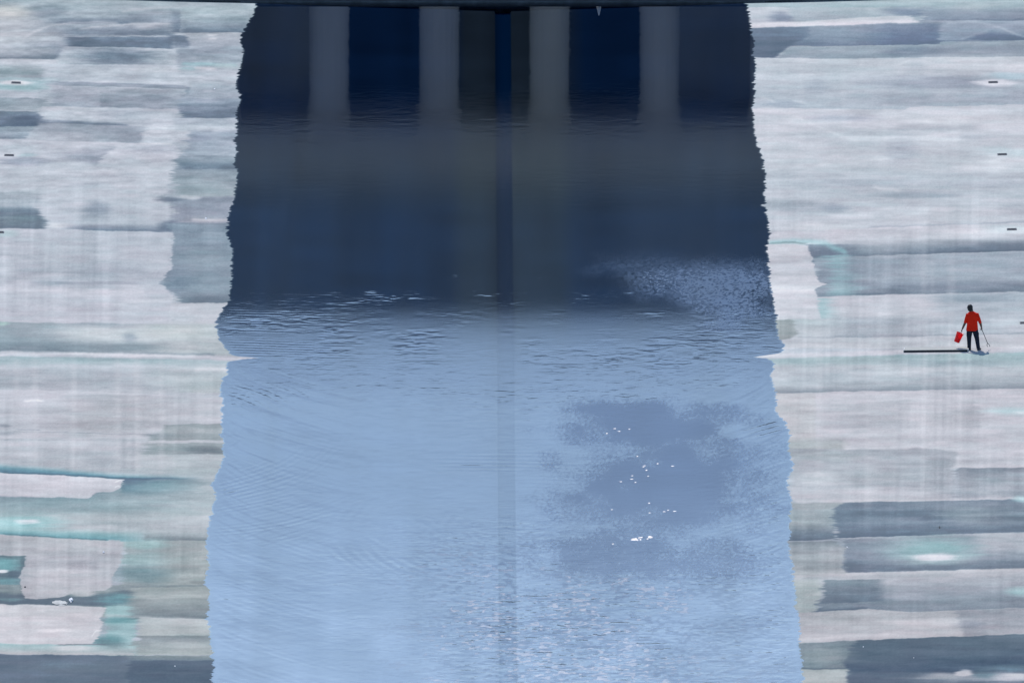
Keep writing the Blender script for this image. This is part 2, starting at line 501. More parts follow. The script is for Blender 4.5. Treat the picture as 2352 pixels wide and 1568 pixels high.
    p('L3', [(1480, 755), (1470, 840), (1390, 860), (1350, 935), (1330, 940)], None, 930, 1034, (156, 168, 174), (166, 178, 184), jag=12, fl=12, a=.9)
    b('L3', 1900, 1005, 200, 40, (126, 138, 148), .85)
    p('L3', 1300, None, 1034, 1600, (186, 194, 200), (178, 190, 196), a=.85, fl=60, jag=20)
    b('L3', 1450, 860, 120, 25, (146, 158, 168), .7)
    b('L3', 960, 1090, 130, 60, (174, 180, 190), .6)
    for x in (1080, 1240, 1270, 1480, 320, 680, 150):
        p('L3', x - 22, x + 22, 160, 1230, (203, 204, 212), None, a=.35, jag=3, fl=4, fr=4, ft=40, fb=20)
    for x in (1140, 1225):
        p('L3', x - 9, x + 9, 540, 1230, (168, 174, 184), None, a=.5, jag=3, fl=3, fr=3, ft=20, fb=20)
    p('L3', None, 1600, [(0, 1130), (600, 1180), (1200, 1230)], [(0, 1205), (600, 1230), (1130, 1262), (1600, 1262)], (150, 188, 198), (88, 140, 162), a=.95, ft=8, fr=60, gam=.8)
    k('L3', [(0, 1204), (600, 1229), (1180, 1258)], 9, (66, 104, 126), .85)
    p('L3', None, 1700, [(0, 1430), (820, 1436), (1110, 1262), (1700, 1260)], 1620, (142, 166, 176), (176, 190, 196), a=.9, fr=80, fb=20, jag=20)
    p('L3', 1100, 1480, 1250, 1400, (88, 116, 144), (128, 158, 170), a=.95, fr=70, fb=10, jag=6, gam=.7)
    b('L3', 1500, 1330, 260, 55, (150, 182, 190), .6)
    p('L3', None, [(1130, 1262), (1135, 1300), (1100, 1350), (1040, 1385), (880, 1400), (815, 1440)], [(0, 1208), (600, 1234), (1130, 1264)],
      [(0, 1420), (815, 1438), (880, 1390), (1110, 1366)], (206, 204, 213), (200, 200, 209), jag=3, fr=1.0, ft=.7, fb=.7)
    k('L3', [(1050, 1290), (1110, 1270), (1130, 1285)], 6, (232, 236, 240), .9, end=3)
    k('L3', [(1050, 1340), (1090, 1320), (1115, 1355)], 6, (232, 236, 240), .8, end=3)
    b('L3', 700, 1520, 560, 60, (152, 176, 184), .6)
    # ---- nearest quarter
    p('L4', None, None, 10, 270, (184, 192, 197), (186, 190, 197), a=.75, ft=14)
    b('L4', 200, 90, 330, 80, (156, 200, 204), .85)
    b('L4', 245, 82, 115, 20, (226, 222, 230), 1.0, 1.8)
    b('L4', 20, 130, 300, 60, (150, 192, 198), .7)
    p('L4', None, 1320, [(0, 150), (1000, 175)], [(0, 205), (500, 230), (1100, 265), (1300, 290)], (158, 192, 196), (112, 166, 178), a=.95, ft=8, fr=60)
    k('L4', [(0, 196), (500, 228), (1000, 255)], 8, (96, 130, 142), .7)
    p('L4', 1320, None, 170, 262, (172, 182, 188), (122, 134, 144), a=.95, jag=4, ft=14, gam=1.5)
    p('L4', 1130, None, 262, 668, (160, 173, 178), (164, 174, 178))
    p('L4', 1480, None, 262, 668, (164, 171, 175), (176, 184, 186), a=.8, fl=15)
    b('L4', 1280, 440, 240, 60, (164, 194, 198), .7)
    b('L4', 1280, 560, 260, 80, (126, 156, 166), .7)
    b('L4', 1330, 290, 200, 40, (166, 200, 202), .7)
    p('L4', None, 1130, [(0, 208), (500, 236), (1000, 265)], 420, (186, 187, 194), (180, 182, 190), jag=3)
    p('L4', None, 260, 400, 860, (108, 138, 148), (104, 120, 136), jag=3)
    b('L4', 40, 480, 120, 50, (136, 188, 194), .9)
    b('L4', 60, 640, 130, 40, (128, 172, 180), .8)
    b('L4', 150, 570, 70, 30, (86, 106, 126), .7)
    b('L4', 30, 541, 55, 16, (220, 220, 228), 1.0, 2)
    p('L4', None, None, 664, 960, (150, 162, 167), (164, 174, 176), a=.9)
    p('L4', None, 1500, [(0, 740), (700, 770), (1450, 690)], [(0, 845), (950, 860), (1500, 800)], (112, 128, 142), (92, 108, 128), a=.95, fr=90, jag=14, ft=5, fb=5)
    b('L4', 1300, 740, 230, 50, (116, 130, 142), .7)
    b('L4', 1080, 810, 190, 55, (124, 174, 182), .75)
    p('L4', [(235, 400), (230, 480), (200, 540), (178, 605), (195, 680), (205, 745), (240, 800)],
      [(1095, 300), (1100, 380), (1112, 470), (1060, 540), (1030, 600), (1020, 680), (960, 715), (860, 760), (600, 800)],
      [(0, 395), (1000, 380), (1001, 250)], [(190, 760), (235, 795), (330, 800), (550, 778), (700, 740), (960, 715), (1100, 700)],
      (182, 184, 193), (190, 190, 198), jag=2.2, fl=1, fr=1.2, fb=.8, ft=2)
    b('L4', 760, 738, 110, 28, (184, 185, 191), .95, 2)
    b('L4', 640, 600, 330, 60, (194, 192, 200), .6)
    b('L4', 80, 800, 110, 18, (140, 170, 178), .7)
    p('L4', 980, 1260, 860, 1320, (166, 198, 202), (160, 192, 198), jag=6)
    p('L4', 1200, None, [(1200, 690), (1900, 680)], 978, (172, 180, 182), (126, 138, 148), jag=8, fl=10, gam=1.6)
    p('L4', 1270, None, [(1250, 960), (1900, 982)], 1150, (190, 194, 198), (176, 186, 188), jag=5)
    k('L4', [(950, 945), (1300, 960), (1900, 984)], 14, (196, 198, 204), .7)
    b('L4', 1080, 985, 160, 28, (112, 160, 168), .7)
    b('L4', 1010, 1060, 80, 30, (150, 168, 176), .6)
    p('L4', 1230, None, 1130, 1310, (140, 150, 158), (176, 186, 186), a=.9, jag=10)
    b('L4', 980, 1180, 130, 50, (106, 150, 158), .8)
    p('L4', None, [(970, 870), (920, 980), (945, 1050), (930, 1100), (890, 1160), (850, 1210)], [(0, 845), (500, 852), (1000, 872)], 1212, (205, 203, 210), (208, 205, 212), jag=4, fr=1.2)
    k('L4', [(835, 1150), (880, 1085), (920, 1080)], 7, (236, 238, 240), .8, end=4)
    p('L4', None, 1240, [(0, 1205), (600, 1215), (1240, 1225)], [(0, 1302), (1240, 1314)], (166, 196, 200), (192, 190, 196), jag=6)
    b('L4', 680, 1245, 200, 22, (212, 210, 216), .9, 1.4)
    k('L4', [(500, 1216), (800, 1214), (1000, 1216)], 5, (118, 124, 138), .8)
    b('L4', 1050, 1220, 120, 25, (130, 140, 150), .5)
    p('L4', None, None, [(0, 1304), (1240, 1316), (1950, 1322)], 3000, (108, 124, 146), (100, 118, 140))
    b('L4', 700, 1420, 520, 60, (128, 145, 160), .7)
    p('L4', 1180, None, 1316, 3000, (120, 138, 150), (80, 98, 124), a=.95, jag=6, fl=14)
    p('L4', 1230, None, 1316, 1375, (160, 172, 174), (110, 128, 146), a=.8, fl=40)
    p('L4', 1170, None, 1360, 3000, (92, 110, 134), (84, 101, 126), a=.9, jag=6)
    k('L4', [(1150, 1480), (1600, 1470), (1900, 1475)], 12, (110, 128, 146), .6)
    # drain halo near the middle of the left side
    b('L2', 60, 572, 100, 30, (186, 206, 212), .8)

def paint_right(f):
    p, b, k = f.patch, f.blob, f.stroke
    p('R1', None, None, -60, 62, (198, 206, 214), (166, 188, 196))
    p('R1', 1450, None, -20, 100, (176, 194, 202), (168, 184, 194), a=.9, fl=20)
    p('R1', None, 410, 62, 192, (192, 199, 208), (186, 192, 204), jag=9)
    b('R1', 330, 150, 90, 38, (134, 147, 168), .85)
    p('R1', 400, 1530, 62, 175, (174, 188, 197), (166, 178, 190), jag=9)
    b('R1', 1380, 100, 170, 36, (120, 138, 162), .8)
    p('R1', 1500, None, 70, 172, (160, 174, 188), (140, 153, 172), jag=8, ft=8)
    b('R1', 1950, 60, 130, 30, (190, 204, 210), .5)
    k('R1', [(1450, 178), (1900, 170), (2400, 166)], 8, (128, 142, 162), .8)
    p('R1', None, None, [(0, 238), (700, 215), (1440, 185), (2400, 172)], [(0, 410), (350, 388), (1650, 372), (2400, 335)], (146, 160, 176), (128, 144, 166))
    p('R1', None, [(570, 300), (400, 390), (280, 490)], [(90, 236), (570, 225)], 490, (130, 146, 166), (96, 116, 142), jag=3)
    b('R1', 900, 290, 330, 60, (148, 162, 180), .6)
    p('R1', 1120, 1650, 200, 375, (134, 150, 172), (108, 126, 156), a=.85, jag=6, fl=30, fr=8)
    p('R1', 1660, None, [(1660, 180), (2400, 170)], 340, (164, 176, 192), (152, 166, 184), jag=6)
    p('R1', 1840, None, [(1840, 325), (2080, 262), (2400, 300)], 335, (130, 146, 170), (100, 120, 148), a=.9, ft=8, fl=30)
    k('R1', [(1690, 195), (1950, 188), (2150, 222), (2300, 290), (2400, 320)], 12, (184, 194, 208), .7)
    k('R1', [(1800, 340), (1950, 290), (2080, 250)], 10, (180, 190, 204), .5)
    p('R1', [(400, 390), (300, 480)], None, [(350, 398), (1100, 378), (1650, 372), (1660, 352), (2400, 336)], [(300, 490), (2400, 472)], (162, 176, 188), (150, 164, 178), jag=3)
    b('R1', 1450, 430, 220, 40, (128, 144, 164), .7)
    b('R1', 2000, 420, 400, 40, (150, 160, 176), .6)
    p('R1', None, [(1440, 150), (1500, 190), (1100, 205)], [(0, 196), (530, 182), (900, 150), (1440, 130)], [(0, 238), (700, 214), (1440, 188)], (196, 200, 208), (206, 205, 214), jag=6)
    k('R1', [(0, 218), (500, 204), (1000, 192), (1440, 175)], 16, (217, 213, 223), .95)
    p('R1', None, None, [(0, 482), (700, 490), (1400, 486), (2400, 470)], [(0, 905), (1360, 910), (1400, 890), (2400, 868)], (194, 201, 210), (180, 190, 202))
    b('R1', 2000, 560, 600, 90, (204, 205, 214), .7)
    b('R1', 1600, 690, 520, 50, (164, 172, 188), .8)
    b('R1', 2200, 800, 420, 70, (170, 178, 192), .7)
    b('R1', 1350, 830, 500, 50, (172, 180, 193), .6)
    b('R1', 620, 720, 100, 60, (168, 178, 192), .6)
    b('R1', 350, 870, 170, 30, (160, 172, 188), .7)
    b('R1', 1450, 570, 80, 60, (174, 184, 196), .5)
    b('R1', 2260, 640, 160, 30, (172, 200, 212), .7)
    b('R1', 2120, 690, 170, 26, (222, 221, 230), .95, 1.5)
    for (x0, y0, x1, y1) in ((960, 560, 1040, 500), (1270, 560, 1420, 495), (140, 800, 300, 860), (400, 830, 600, 880)):
        k('R1', [(x0, y0), (x1, y1)], 10, (206, 212, 220), .6)
    p('R1', None, None, [(0, 903), (1360, 912), (1400, 890), (2400, 868)], 1440, (200, 202, 212), (194, 200, 209))
    b('R1', 800, 985, 270, 30, (166, 174, 190), .75)
    b('R1', 1320, 1240, 130, 110, (174, 182, 195), .7)
    b('R1', 1900, 1140, 180, 25, (176, 184, 196), .6)
    b('R1', 950, 1150, 420, 80, (188, 196, 206), .6)
    k('R1', [(110, 905), (300, 905), (420, 960), (700, 1080), (1000, 1190)], 14, (208, 212, 220), .55)
    k('R1', [(620, 1370), (900, 1350), (1250, 1315)], 16, (206, 210, 218), .7)
    b('R1', 2250, 1265, 300, 35, (184, 204, 212), .7)
    b('R1', 1850, 1000, 500, 60, (206, 206, 214), .5)
    # ---- second quarter
    p('R2', None, None, 0, [(0, 520), (700, 490), (1400, 462), (2400, 428)], (186, 194, 204), (194, 199, 209), ft=12)
    b('R2', 1000, 100, 500, 32, (168, 178, 190), .8)
    b('R2', 2050, 110, 420, 30, (174, 184, 196), .6)
    b('R2', 500, 300, 330, 40, (166, 177, 189), .75)
    b('R2', 1450, 200, 320, 26, (156, 170, 183), .8)
    b('R2', 780, 310, 110, 30, (156, 166, 182), .6)
    k('R2', [(1080, 130), (1160, 155), (1350, 160)], 14, (212, 214, 222), .8)
    b('R2', 1700, 370, 600, 60, (200, 202, 211), .6)
    b('R2', 620, 470, 360, 40, (204, 206, 214), .8)
    k('R2', [(1050, 470), (1400, 462), (1800, 455), (2400, 420)], 11, (158, 168, 182), .7)
    p('R2', None, None, [(0, 520), (700, 490), (1400, 465), (2400, 430)], [(0, 720), (900, 712), (2400, 668)], (200, 200, 210), (196, 198, 207))
    p('R2', 620, None, [(620, 600), (900, 560), (1500, 555), (2400, 500)], [(620, 720), (900, 712), (2400, 668)], (192, 196, 206), (124, 140, 156), a=.95, ft=14, gam=1.4)
    p('R2', 1500, None, [(1500, 600), (2400, 560)], [(1500, 690), (2400, 668)], (160, 170, 182), (94, 112, 134), a=.75, fl=70, ft=12)
    b('R2', 2230, 485, 220, 34, (196, 212, 220), .7)
    p('R2', 540, 900, 610, 800, (130, 142, 160), (116, 130, 150), a=.95, jag=3, fr=40)
    k('R2', [(200, 602), (560, 585), (700, 600), (800, 650), (900, 690)], 26, (156, 204, 210), .85)
    k('R2', [(205, 606), (400, 600), (560, 602)], 8, (120, 140, 146), .8)
    p('R2', 600, None, [(600, 730), (900, 716), (2400, 672)], [(640, 1050), (1000, 1036), (2400, 1005)], (164, 175, 188), (156, 168, 182), jag=4)
    p('R2', 600, 1000, [(600, 780), (900, 740)], 1050, (140, 152, 168), None, a=.8, fr=70, jag=10)
    p('R2', 860, None, [(860, 935), (2400, 915)], [(860, 1040), (2400, 1006)], (146, 156, 172), (128, 142, 158), a=.85, ft=10, fl=30)
    k('R2', [(900, 900), (1500, 890), (2400, 900)], 26, (178, 186, 198), .6)
    b('R2', 1700, 850, 420, 40, (176, 186, 198), .6)
    b('R2', 1100, 780, 260, 40, (146, 160, 174), .6)
    p('R2', 740, 900, 700, 1040, (154, 190, 198), (156, 188, 197), a=.8, jag=14, fl=14, fr=20)
    p('R2', None, None, [(600, 1052), (900, 1040), (2400, 1005)], 1250, (200, 200, 210), (196, 199, 208))
    p('R2', 620, 760, 1060, 1230, (162, 196, 203), (168, 198, 204), a=.9, jag=8, fr=14)
    p('R2', 1640, None, [(1640, 1025), (2400, 1005)], 1320, (168, 180, 192), (178, 188, 198), a=.85, fl=20, jag=10)
    b('R2', 1950, 1060, 330, 30, (152, 166, 180), .6)
    p('R2', 720, 1700, 1200, [(720, 1390), (1700, 1370)], (190, 195, 204), (172, 179, 190), a=.9, fl=20, fr=60, ft=14)
    b('R2', 1150, 1250, 460, 30, (172, 180, 192), .6)
    b('R2', 2250, 1265, 130, 40, (206, 216, 224), .6)
    p('R2', 1640, None, 1290, 1400, (190, 196, 206), (182, 188, 198), a=.8, fl=20, ft=12)
    p('R2', None, 760, 1235, 1400, (182, 194, 200), (196, 200, 208), a=.9, fr=30)
    p('R2', None, [(420, 1240), (455, 1330), (440, 1380), (390, 1400)], 1236, 1402, (164, 174, 178), (158, 166, 170), jag=4, fr=4)
    p('R2', None, [(560, 625), (575, 700), (600, 790), (640, 900), (650, 925), (715, 942), (640, 968), (612, 990), (640, 1050), (620, 1090), (640, 1150), (660, 1205)],
      [(200, 612), (560, 618)], [(300, 1236), (660, 1228)], (201, 200, 209), (200, 203, 212), jag=2.2, fr=1.0, ft=.8)
    b('R2', 420, 800, 200, 40, (190, 192, 203), .6)
    k('R2', [(450, 1390), (1000, 1382), (1640, 1366), (2400, 1352)], 8, (160, 168, 180), .7)
    # ---- third quarter
    p('R2', None, None, [(300, 1402), (1000, 1390), (1640, 1374), (2400, 1360)], 1480, (196, 198, 207), (194, 198, 206))
    b('R3', 900, 20, 520, 30, (184, 190, 198), .6)
    p('R3', None, None, [(200, 146), (1400, 110), (2400, 90)], 215, (164, 188, 194), (178, 192, 199))
    p('R3', None, None, 200, [(280, 430), (1300, 408), (2400, 388)], (190, 196, 204), (184, 191, 200), ft=8)
    b('R3', 900, 150, 430, 26, (166, 182, 188), .6)
    b('R3', 1700, 180, 500, 24, (168, 182, 192), .7)
    b('R3', 1000, 300, 560, 60, (174, 184, 194), .7)
    b('R3', 1300, 240, 200, 40, (200, 205, 213), .6)
    p('R3', None, None, [(280, 370), (1400, 340), (2400, 330)], [(280, 428), (1300, 408), (2400, 388)], (178, 186, 195), (146, 158, 170), a=.9, ft=10, gam=1.5)
    k('R3', [(110, 126), (400, 118), (900, 102), (1400, 84), (2400, 62)], 20, (217, 214, 223), 1.0)
    p('R3', None, None, [(280, 432), (1300, 410), (2400, 391)], 1060, (200, 199, 208), (196, 197, 206))
    p('R3', None, 620, 430, 860, (194, 195, 200), None, a=.7, fr=1, jag=1)
    p('R3', 740, 1400, [(740, 530), (1100, 505), (1400, 480)], 720, (182, 185, 194), (188, 190, 200), a=.8, jag=10, fl=14, fr=10)
    p('R3', 1780, 1980, 500, 720, (184, 186, 195), (178, 180, 190), a=.8, jag=8, fl=30, fr=3)
    b('R3', 2250, 580, 200, 32, (184, 210, 216), .85)
    b('R3', 2330, 590, 60, 12, (220, 226, 232), .7)
    b('R3', 1150, 630, 260, 60, (180, 186, 194), .5)
    b('R3', 1700, 640, 300, 60, (190, 192, 200), .5)
    p('R3', None, 870, 820, 960, (176, 184, 188), (166, 174, 178), a=.95, jag=6, fr=8, ft=12)
    p('R3', 420, [(1780, 905), (1790, 1000), (1750, 1050), (1740, 1330)], [(420, 890), (920, 900), (1480, 882), (1760, 912)], 1330, (172, 178, 188), (192, 195, 204), jag=5, ft=2)
    p('R3', 1400, [(1780, 905), (1790, 1000), (1750, 1050), (1740, 1330)], [(1400, 900), (1760, 912)], 1320, (172, 178, 188), (164, 171, 182), a=.75, fl=60, jag=5)
    b('R3', 700, 950, 330, 40, (166, 176, 182), .6)
    b('R3', 900, 1130, 420, 60, (178, 186, 194), .6)
    b('R3', 1100, 1280, 560, 50, (202, 202, 211), .7)
    p('R3', 860, 1400, [(860, 850), (920, 898), (1400, 880)], 900, (204, 204, 212), None, a=.8, ft=8)
    k('R3', [(1800, 990), (2100, 980), (2400, 990)], 18, (178, 180, 190), .6)
    k('R3', [(1780, 1040), (2100, 1046), (2400, 1036)], 10, (208, 205, 213), .7)
    p('R3', 1790, None, [(1790, 1052), (2400, 1046)], 1180, (150, 159, 172), (166, 174, 184), jag=5, fb=8)
    p('R3', 1770, None, 1175, [(1770, 1318), (2400, 1305)], (170, 175, 186), (160, 168, 180), ft=8, jag=12, fl=10)
    k('R3', [(1850, 1215), (2000, 1260), (2200, 1300)], 16, (186, 190, 198), .5)
    p('R3', None, None, [(400, 1345), (850, 1338), (1750, 1322), (2400, 1308)], 1460, (170, 178, 184), (164, 174, 182))
    k('R3', [(420, 1335), (900, 1328), (1740, 1312), (2400, 1304)], 12, (212, 208, 216), .85)
    p('R3', [(850, 1338), (800, 1380), (740, 1420)], None, [(850, 1340), (1400, 1328), (2400, 1312)], 1460, (134, 148, 166), (126, 142, 160), jag=6, fl=3)
    p('R3', 1400, None, 1330, 1460, (148, 160, 174), (150, 160, 174), a=.7, fl=60)
    b('R3', 2320, 1310, 60, 25, (190, 220, 226), .8)
    # ---- nearest quarter
    p('R4', None, 800, -20, [(400, 238), (800, 230)], (164, 176, 184), (104, 120, 140), jag=8, fr=4, gam=1.8)
    p('R4', None, 790, -20, 120, (166, 178, 186), (174, 184, 190), a=.9, jag=8, fr=3, fb=14)
    p('R4', 780, None, -20, [(780, 212), (2400, 160)], (130, 146, 163), (118, 134, 154), jag=8)
    b('R4', 1150, 70, 330, 40, (146, 160, 176), .7)
    p('R4', 790, 1700, [(790, 150), (1700, 130)], [(790, 212), (1800, 184)], (130, 146, 163), (98, 116, 140), a=.9, ft=10, fr=60)
    b('R4', 2100, 50, 420, 70, (154, 166, 178), .7)
    b('R4', 1850, 20, 200, 50, (160, 174, 184), .6)
    p('R4', None, None, [(400, 242), (800, 222), (2400, 162)], [(400, 525), (1000, 500), (2400, 465)], (166, 175, 187), (150, 162, 176))
    p('R4', 850, None, [(850, 400), (2400, 370)], [(850, 500), (2400, 465)], (154, 164, 178), (122, 134, 152), a=.85, ft=12)
    p('R4', 850, 1150, 220, 500, (134, 146, 162), (120, 134, 154), a=.7, fr=70)
    p('R4', 1950, None, 170, 330, (188, 190, 198), (180, 184, 194), a=.8, fl=20, fb=14)
    b('R4', 1600, 300, 330, 90, (152, 190, 194), .85)
    b('R4', 1600, 390, 300, 40, (184, 208, 212), .7)
    b('R4', 1600, 372, 170, 36, (220, 217, 226), .95, 1.5)
    p('R4', None, [(790, 245), (865, 300), (840, 350), (860, 400), (840, 430), (880, 510)], [(400, 245), (790, 238)], 528, (146, 156, 166), (190, 194, 199), jag=5, fr=3, gam=.6)
    p('R4', None, None, [(400, 524), (1000, 502), (2400, 466)], [(440, 835), (1050, 802), (1400, 828), (2400, 792)], (190, 191, 199), (152, 163, 176))
    k('R4', [(440, 530), (1000, 512), (2400, 476)], 14, (204, 202, 209), .6)
    b('R4', 2150, 570, 350, 60, (184, 186, 195), .6)
    p('R4', None, 690, 560, 840, (182, 191, 194), (166, 176, 180), jag=12, fr=3, ft=8)
    k('R4', [(500, 690), (600, 680), (690, 672)], 18, (196, 200, 204), .7)
    p('R4', [(660, 560), (690, 640), (640, 760), (590, 830)], 1190, [(660, 562), (1190, 556)], [(590, 832), (1050, 802), (1190, 812)], (138, 152, 164), (112, 128, 148), jag=9, fl=3, fr=14)
    k('R4', [(680, 740), (800, 728), (1000, 750)], 18, (106, 120, 140), .7)
    p('R4', 1190, None, [(1190, 560), (2400, 530)], 748, (176, 180, 190), (152, 162, 176), jag=8, fl=14, a=.9)
    b('R4', 2320, 660, 110, 35, (176, 208, 212), .8)
    p('R4', 640, None, [(640, 758), (1100, 742), (2400, 700)], [(590, 832), (1050, 802), (1400, 828), (2400, 792)], (150, 160, 172), (138, 150, 164), a=.85)
    k('R4', [(590, 826), (800, 812), (1000, 796), (1080, 800)], 10, (94, 110, 134), .85)
    p('R4', None, None, [(440, 836), (850, 812), (1050, 804), (1400, 830), (2400, 794)], [(480, 1090), (950, 1062), (2400, 1006)], (178, 180, 187), (190, 189, 197))
    p('R4', [(1790, 830), (1800, 880), (1860, 1000), (1870, 1040)], None, [(1400, 832), (2400, 796)], [(1400, 1045), (2400, 1008)], (160, 165, 176), (170, 172, 183), jag=5)
    b('R4', 1900, 930, 110, 30, (144, 150, 166), .6)
    b('R4', 1500, 930, 300, 36, (200, 198, 205), .7)
    b('R4', 800, 870, 200, 40, (166, 172, 178), .6)
    k('R4', [(470, 1062), (900, 1040), (1400, 1025), (1860, 1008)], 30, (210, 206, 213), .85)
    p('R4', None, None, [(480, 1090), (950, 1064), (2400, 1008)], 3000, (140, 154, 164), (130, 146, 158))
    p('R4', [(965, 1064), (900, 1150), (870, 1250), (885, 1310), (870, 1420)], None, [(950, 1066), (2400, 1010)], 1330, (104, 124, 142), (82, 102, 130), jag=7, fl=4)
    p('R4', 1700, None, [(1700, 1130), (2400, 1060)], 1330, (108, 128, 145), (62, 86, 116), a=.85, fl=90, ft=14)
    b('R4', 1100, 1190, 260, 80, (96, 116, 134), .6)
    b('R4', 700, 1190, 220, 60, (156, 168, 174), .7)
    k('R4', [(480, 1300), (900, 1302)], 10, (104, 120, 136), .8)
    p('R4', None, 890, 1305, 3000, (182, 187, 190), (186, 190, 192), jag=7, fr=3)
    p('R4', 885, None, 1320, 3000, (92, 108, 132), (100, 116, 140), jag=7)
    b('R4', 1850, 1378, 420, 40, (176, 180, 190), .85)
    b('R4', 2240, 1370, 220, 50, (196, 198, 208), .9)
    b('R4', 2250, 1300, 180, 26, (122, 156, 170), .7)
    b('R4', 2020, 1345, 90, 40, (104, 136, 152), .7)
    b('R4', 1855, 1338, 75, 30, (206, 205, 212), .95, 2)
    b('R4', 1660, 1362, 160, 22, (182, 184, 192), .7)
    b('R4', 2290, 1352, 90, 18, (212, 212, 218), .8)
    # squeegee and tyre tracks running along the pool
    for x, w, a, y0, y1 in ((650, 25, .35, 0, 1300), (1050, 30, .3, 400, 1400), (1520, 24, .35, -800, 1300), (1590, 10, .3, -800, 1300), (1750, 30, .35, -700, 1300), (1845, 14, .4, 420, 1300), (1310, 10, -.35, 400, 1400), (1730, 8, -.3, 420, 1300)):
        c = (208, 208, 216) if a > 0 else (164, 170, 182)
        p('R3', x - w, x + w, y0, y1, c, None, a=abs(a) * .55, jag=3, fl=4, fr=4, ft=60, fb=40)
    for x, w, a, y0, y1 in ((230, 14, .5, 950, 1420), (280, 10, .4, 930, 1420), (1200, 20, .3, 750, 1400), (1780, 30, .35, 880, 1420), (500, 18, .3, 500, 1400), (850, 18, .3, 500, 1300)):
        p('R1', x - w, x + w, y0, y1, (208, 211, 220), None, a=a * .55, jag=3, fl=4, fr=4, ft=40, fb=40)

def texture(f, seed):
    u, v = f.u, f.v
    rnd = random.Random(seed)
    ua, ub = float(u.min()), float(u.max())
    for _ in range(110):                                  # broad translucent strokes left by the squeegee
        cu, cv = rnd.uniform(ua, ub), rnd.uniform(-10, 1580)
        hw, hh = rnd.uniform(30, 190), rnd.uniform(3, 15)
        d = rnd.choice((-1, 1)) * rnd.uniform(5, 14)
        fe = rnd.uniform(6, 30)
        m = sst(hw - np.abs(u - cu) + 9 * f.jag, -fe, fe) * sst(hh - np.abs(f.wv2 * .4 + f.wv * .6 - cv), -hh * .6, hh * .5)
        f.c += (m * d)[..., None] * np.array([1.0, .95, .88], np.float32)
    t = 3.0 * fbm(u / 130, v / 4.5, seed, 3) + 9.0 * fbm(u / 220, v / 15, seed + 50, 3) + 5.0 * fbm(u / 60, v / 9, seed + 70, 2) + 2.5 * fbm(u / 30, v / 1.7, seed + 80, 2)
    env = sst(fbm(u / 200, v / 160, seed + 90, 2), -0.35, 0.3) * sst(v, 330, 560) * (1 - sst(v, 1300, 1560)) + 0.25
    t += env * (6.0 * fbm((u + v * .03) / 26, v / 330, seed + 120, 3) + 3.0 * vnoise((u + v * .03) / 9, v / 260, seed + 130) + 2.5 * fbm(u / 3.2, v / 160, seed + 140, 2))
    far = 1 - sst(v, 300, 560)
    t += (far * (u < 1200) + .7) * (9.0 * fbm(u / 60, v / 11, seed + 170, 3) + 5.0 * fbm(u / 20, v / 5, seed + 180, 2))
    t += 5.0 * vnoise(u / 1.7, v / 1.3, seed + 150)
    f.c += t[..., None] * np.array([1.0, 0.97, 0.95], np.float32)
    hue = fbm(u / 60, v / 10, seed + 160, 3)
    f.c += hue[..., None] * np.array([-3.0, 1.5, 1.0], np.float32)
    g = f.c.mean(-1, keepdims=True)                      # silt is greyer than it first looks
    f.c = g + (f.c - g) * np.array([0.74, 0.74, 0.78], np.float32) + np.array([0, 1.5, -1.0], np.float32)
    f.c = np.array([192, 192.5, 196], np.float32) + (f.c - 192) * 1.30
    f.c += 0.42 * np.maximum(0, np.array([116, 128, 142], np.float32) - f.c)

def axis(parts):
    out = []
    for a, b_, s in parts:
        n = max(1, int(round((b_ - a) / s)))
        out.append(np.linspace(a, b_, n, endpoint=False))
    out.append(np.array([parts[-1][1]]))
    return np.concatenate(out)

def grid_mesh(name, X, Y, Z):
    ny, nx = Z.shape
    co = np.empty((ny, nx, 3), np.float32)
    co[..., 0] = X; co[..., 1] = Y; co[..., 2] = Z
    i = np.arange(ny * nx).reshape(ny, nx)
    q = np.stack([i[:-1, :-1], i[:-1, 1:], i[1:, 1:], i[1:, :-1]], -1).reshape(-1, 4)
    me = bpy.data.meshes.new(name)
    me.vertices.add(ny * nx); me.vertices.foreach_set("co", co.ravel())
    me.loops.add(q.size); me.loops.foreach_set("vertex_index", q.ravel().astype(np.int32))
    me.polygons.add(len(q))
    me.polygons.foreach_set("loop_start", np.arange(0, q.size, 4, dtype=np.int32))
    me.update(calc_edges=True)
    return me

xs = axis([(-POOL_W, -22.6, .5), (-22.6, -8.4, .045), (-8.4, -.36, .6), (-.36, -.31, .05), (-.31, .31, .31), (.31, .36, .05), (.36, 8.4, .6), (8.4, 23.4, .045), (23.4, POOL_W, .5)])
ys_ = axis([(Y_NEAR, -90, 6.0), (-90, -78, .6), (-78, Y_FAR, .105)])
GX, GY = np.meshgrid(xs, ys_)
GZ = floor_z(GX, GY)
PU, PV = proj(GX, GY, np.maximum(GZ, 0))
stain = np.empty(GX.shape + (3,), np.float32)
nl = int(np.searchsorted(xs, -8.3)); nr = int(np.searchsorted(xs, 8.3))
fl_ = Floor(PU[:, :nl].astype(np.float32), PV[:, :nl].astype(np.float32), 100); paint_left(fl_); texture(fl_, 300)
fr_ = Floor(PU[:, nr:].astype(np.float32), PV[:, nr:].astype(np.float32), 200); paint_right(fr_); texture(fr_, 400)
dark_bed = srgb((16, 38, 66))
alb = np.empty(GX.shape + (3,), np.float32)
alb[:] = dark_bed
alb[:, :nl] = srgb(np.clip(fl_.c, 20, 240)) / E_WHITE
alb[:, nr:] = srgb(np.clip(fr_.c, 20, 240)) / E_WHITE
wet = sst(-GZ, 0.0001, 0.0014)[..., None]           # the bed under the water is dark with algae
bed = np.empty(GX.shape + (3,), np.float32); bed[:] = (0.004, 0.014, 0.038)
silt = sst(PV, 270, 380)  # bed tone raised where the frieze mirrors, greying its reflection
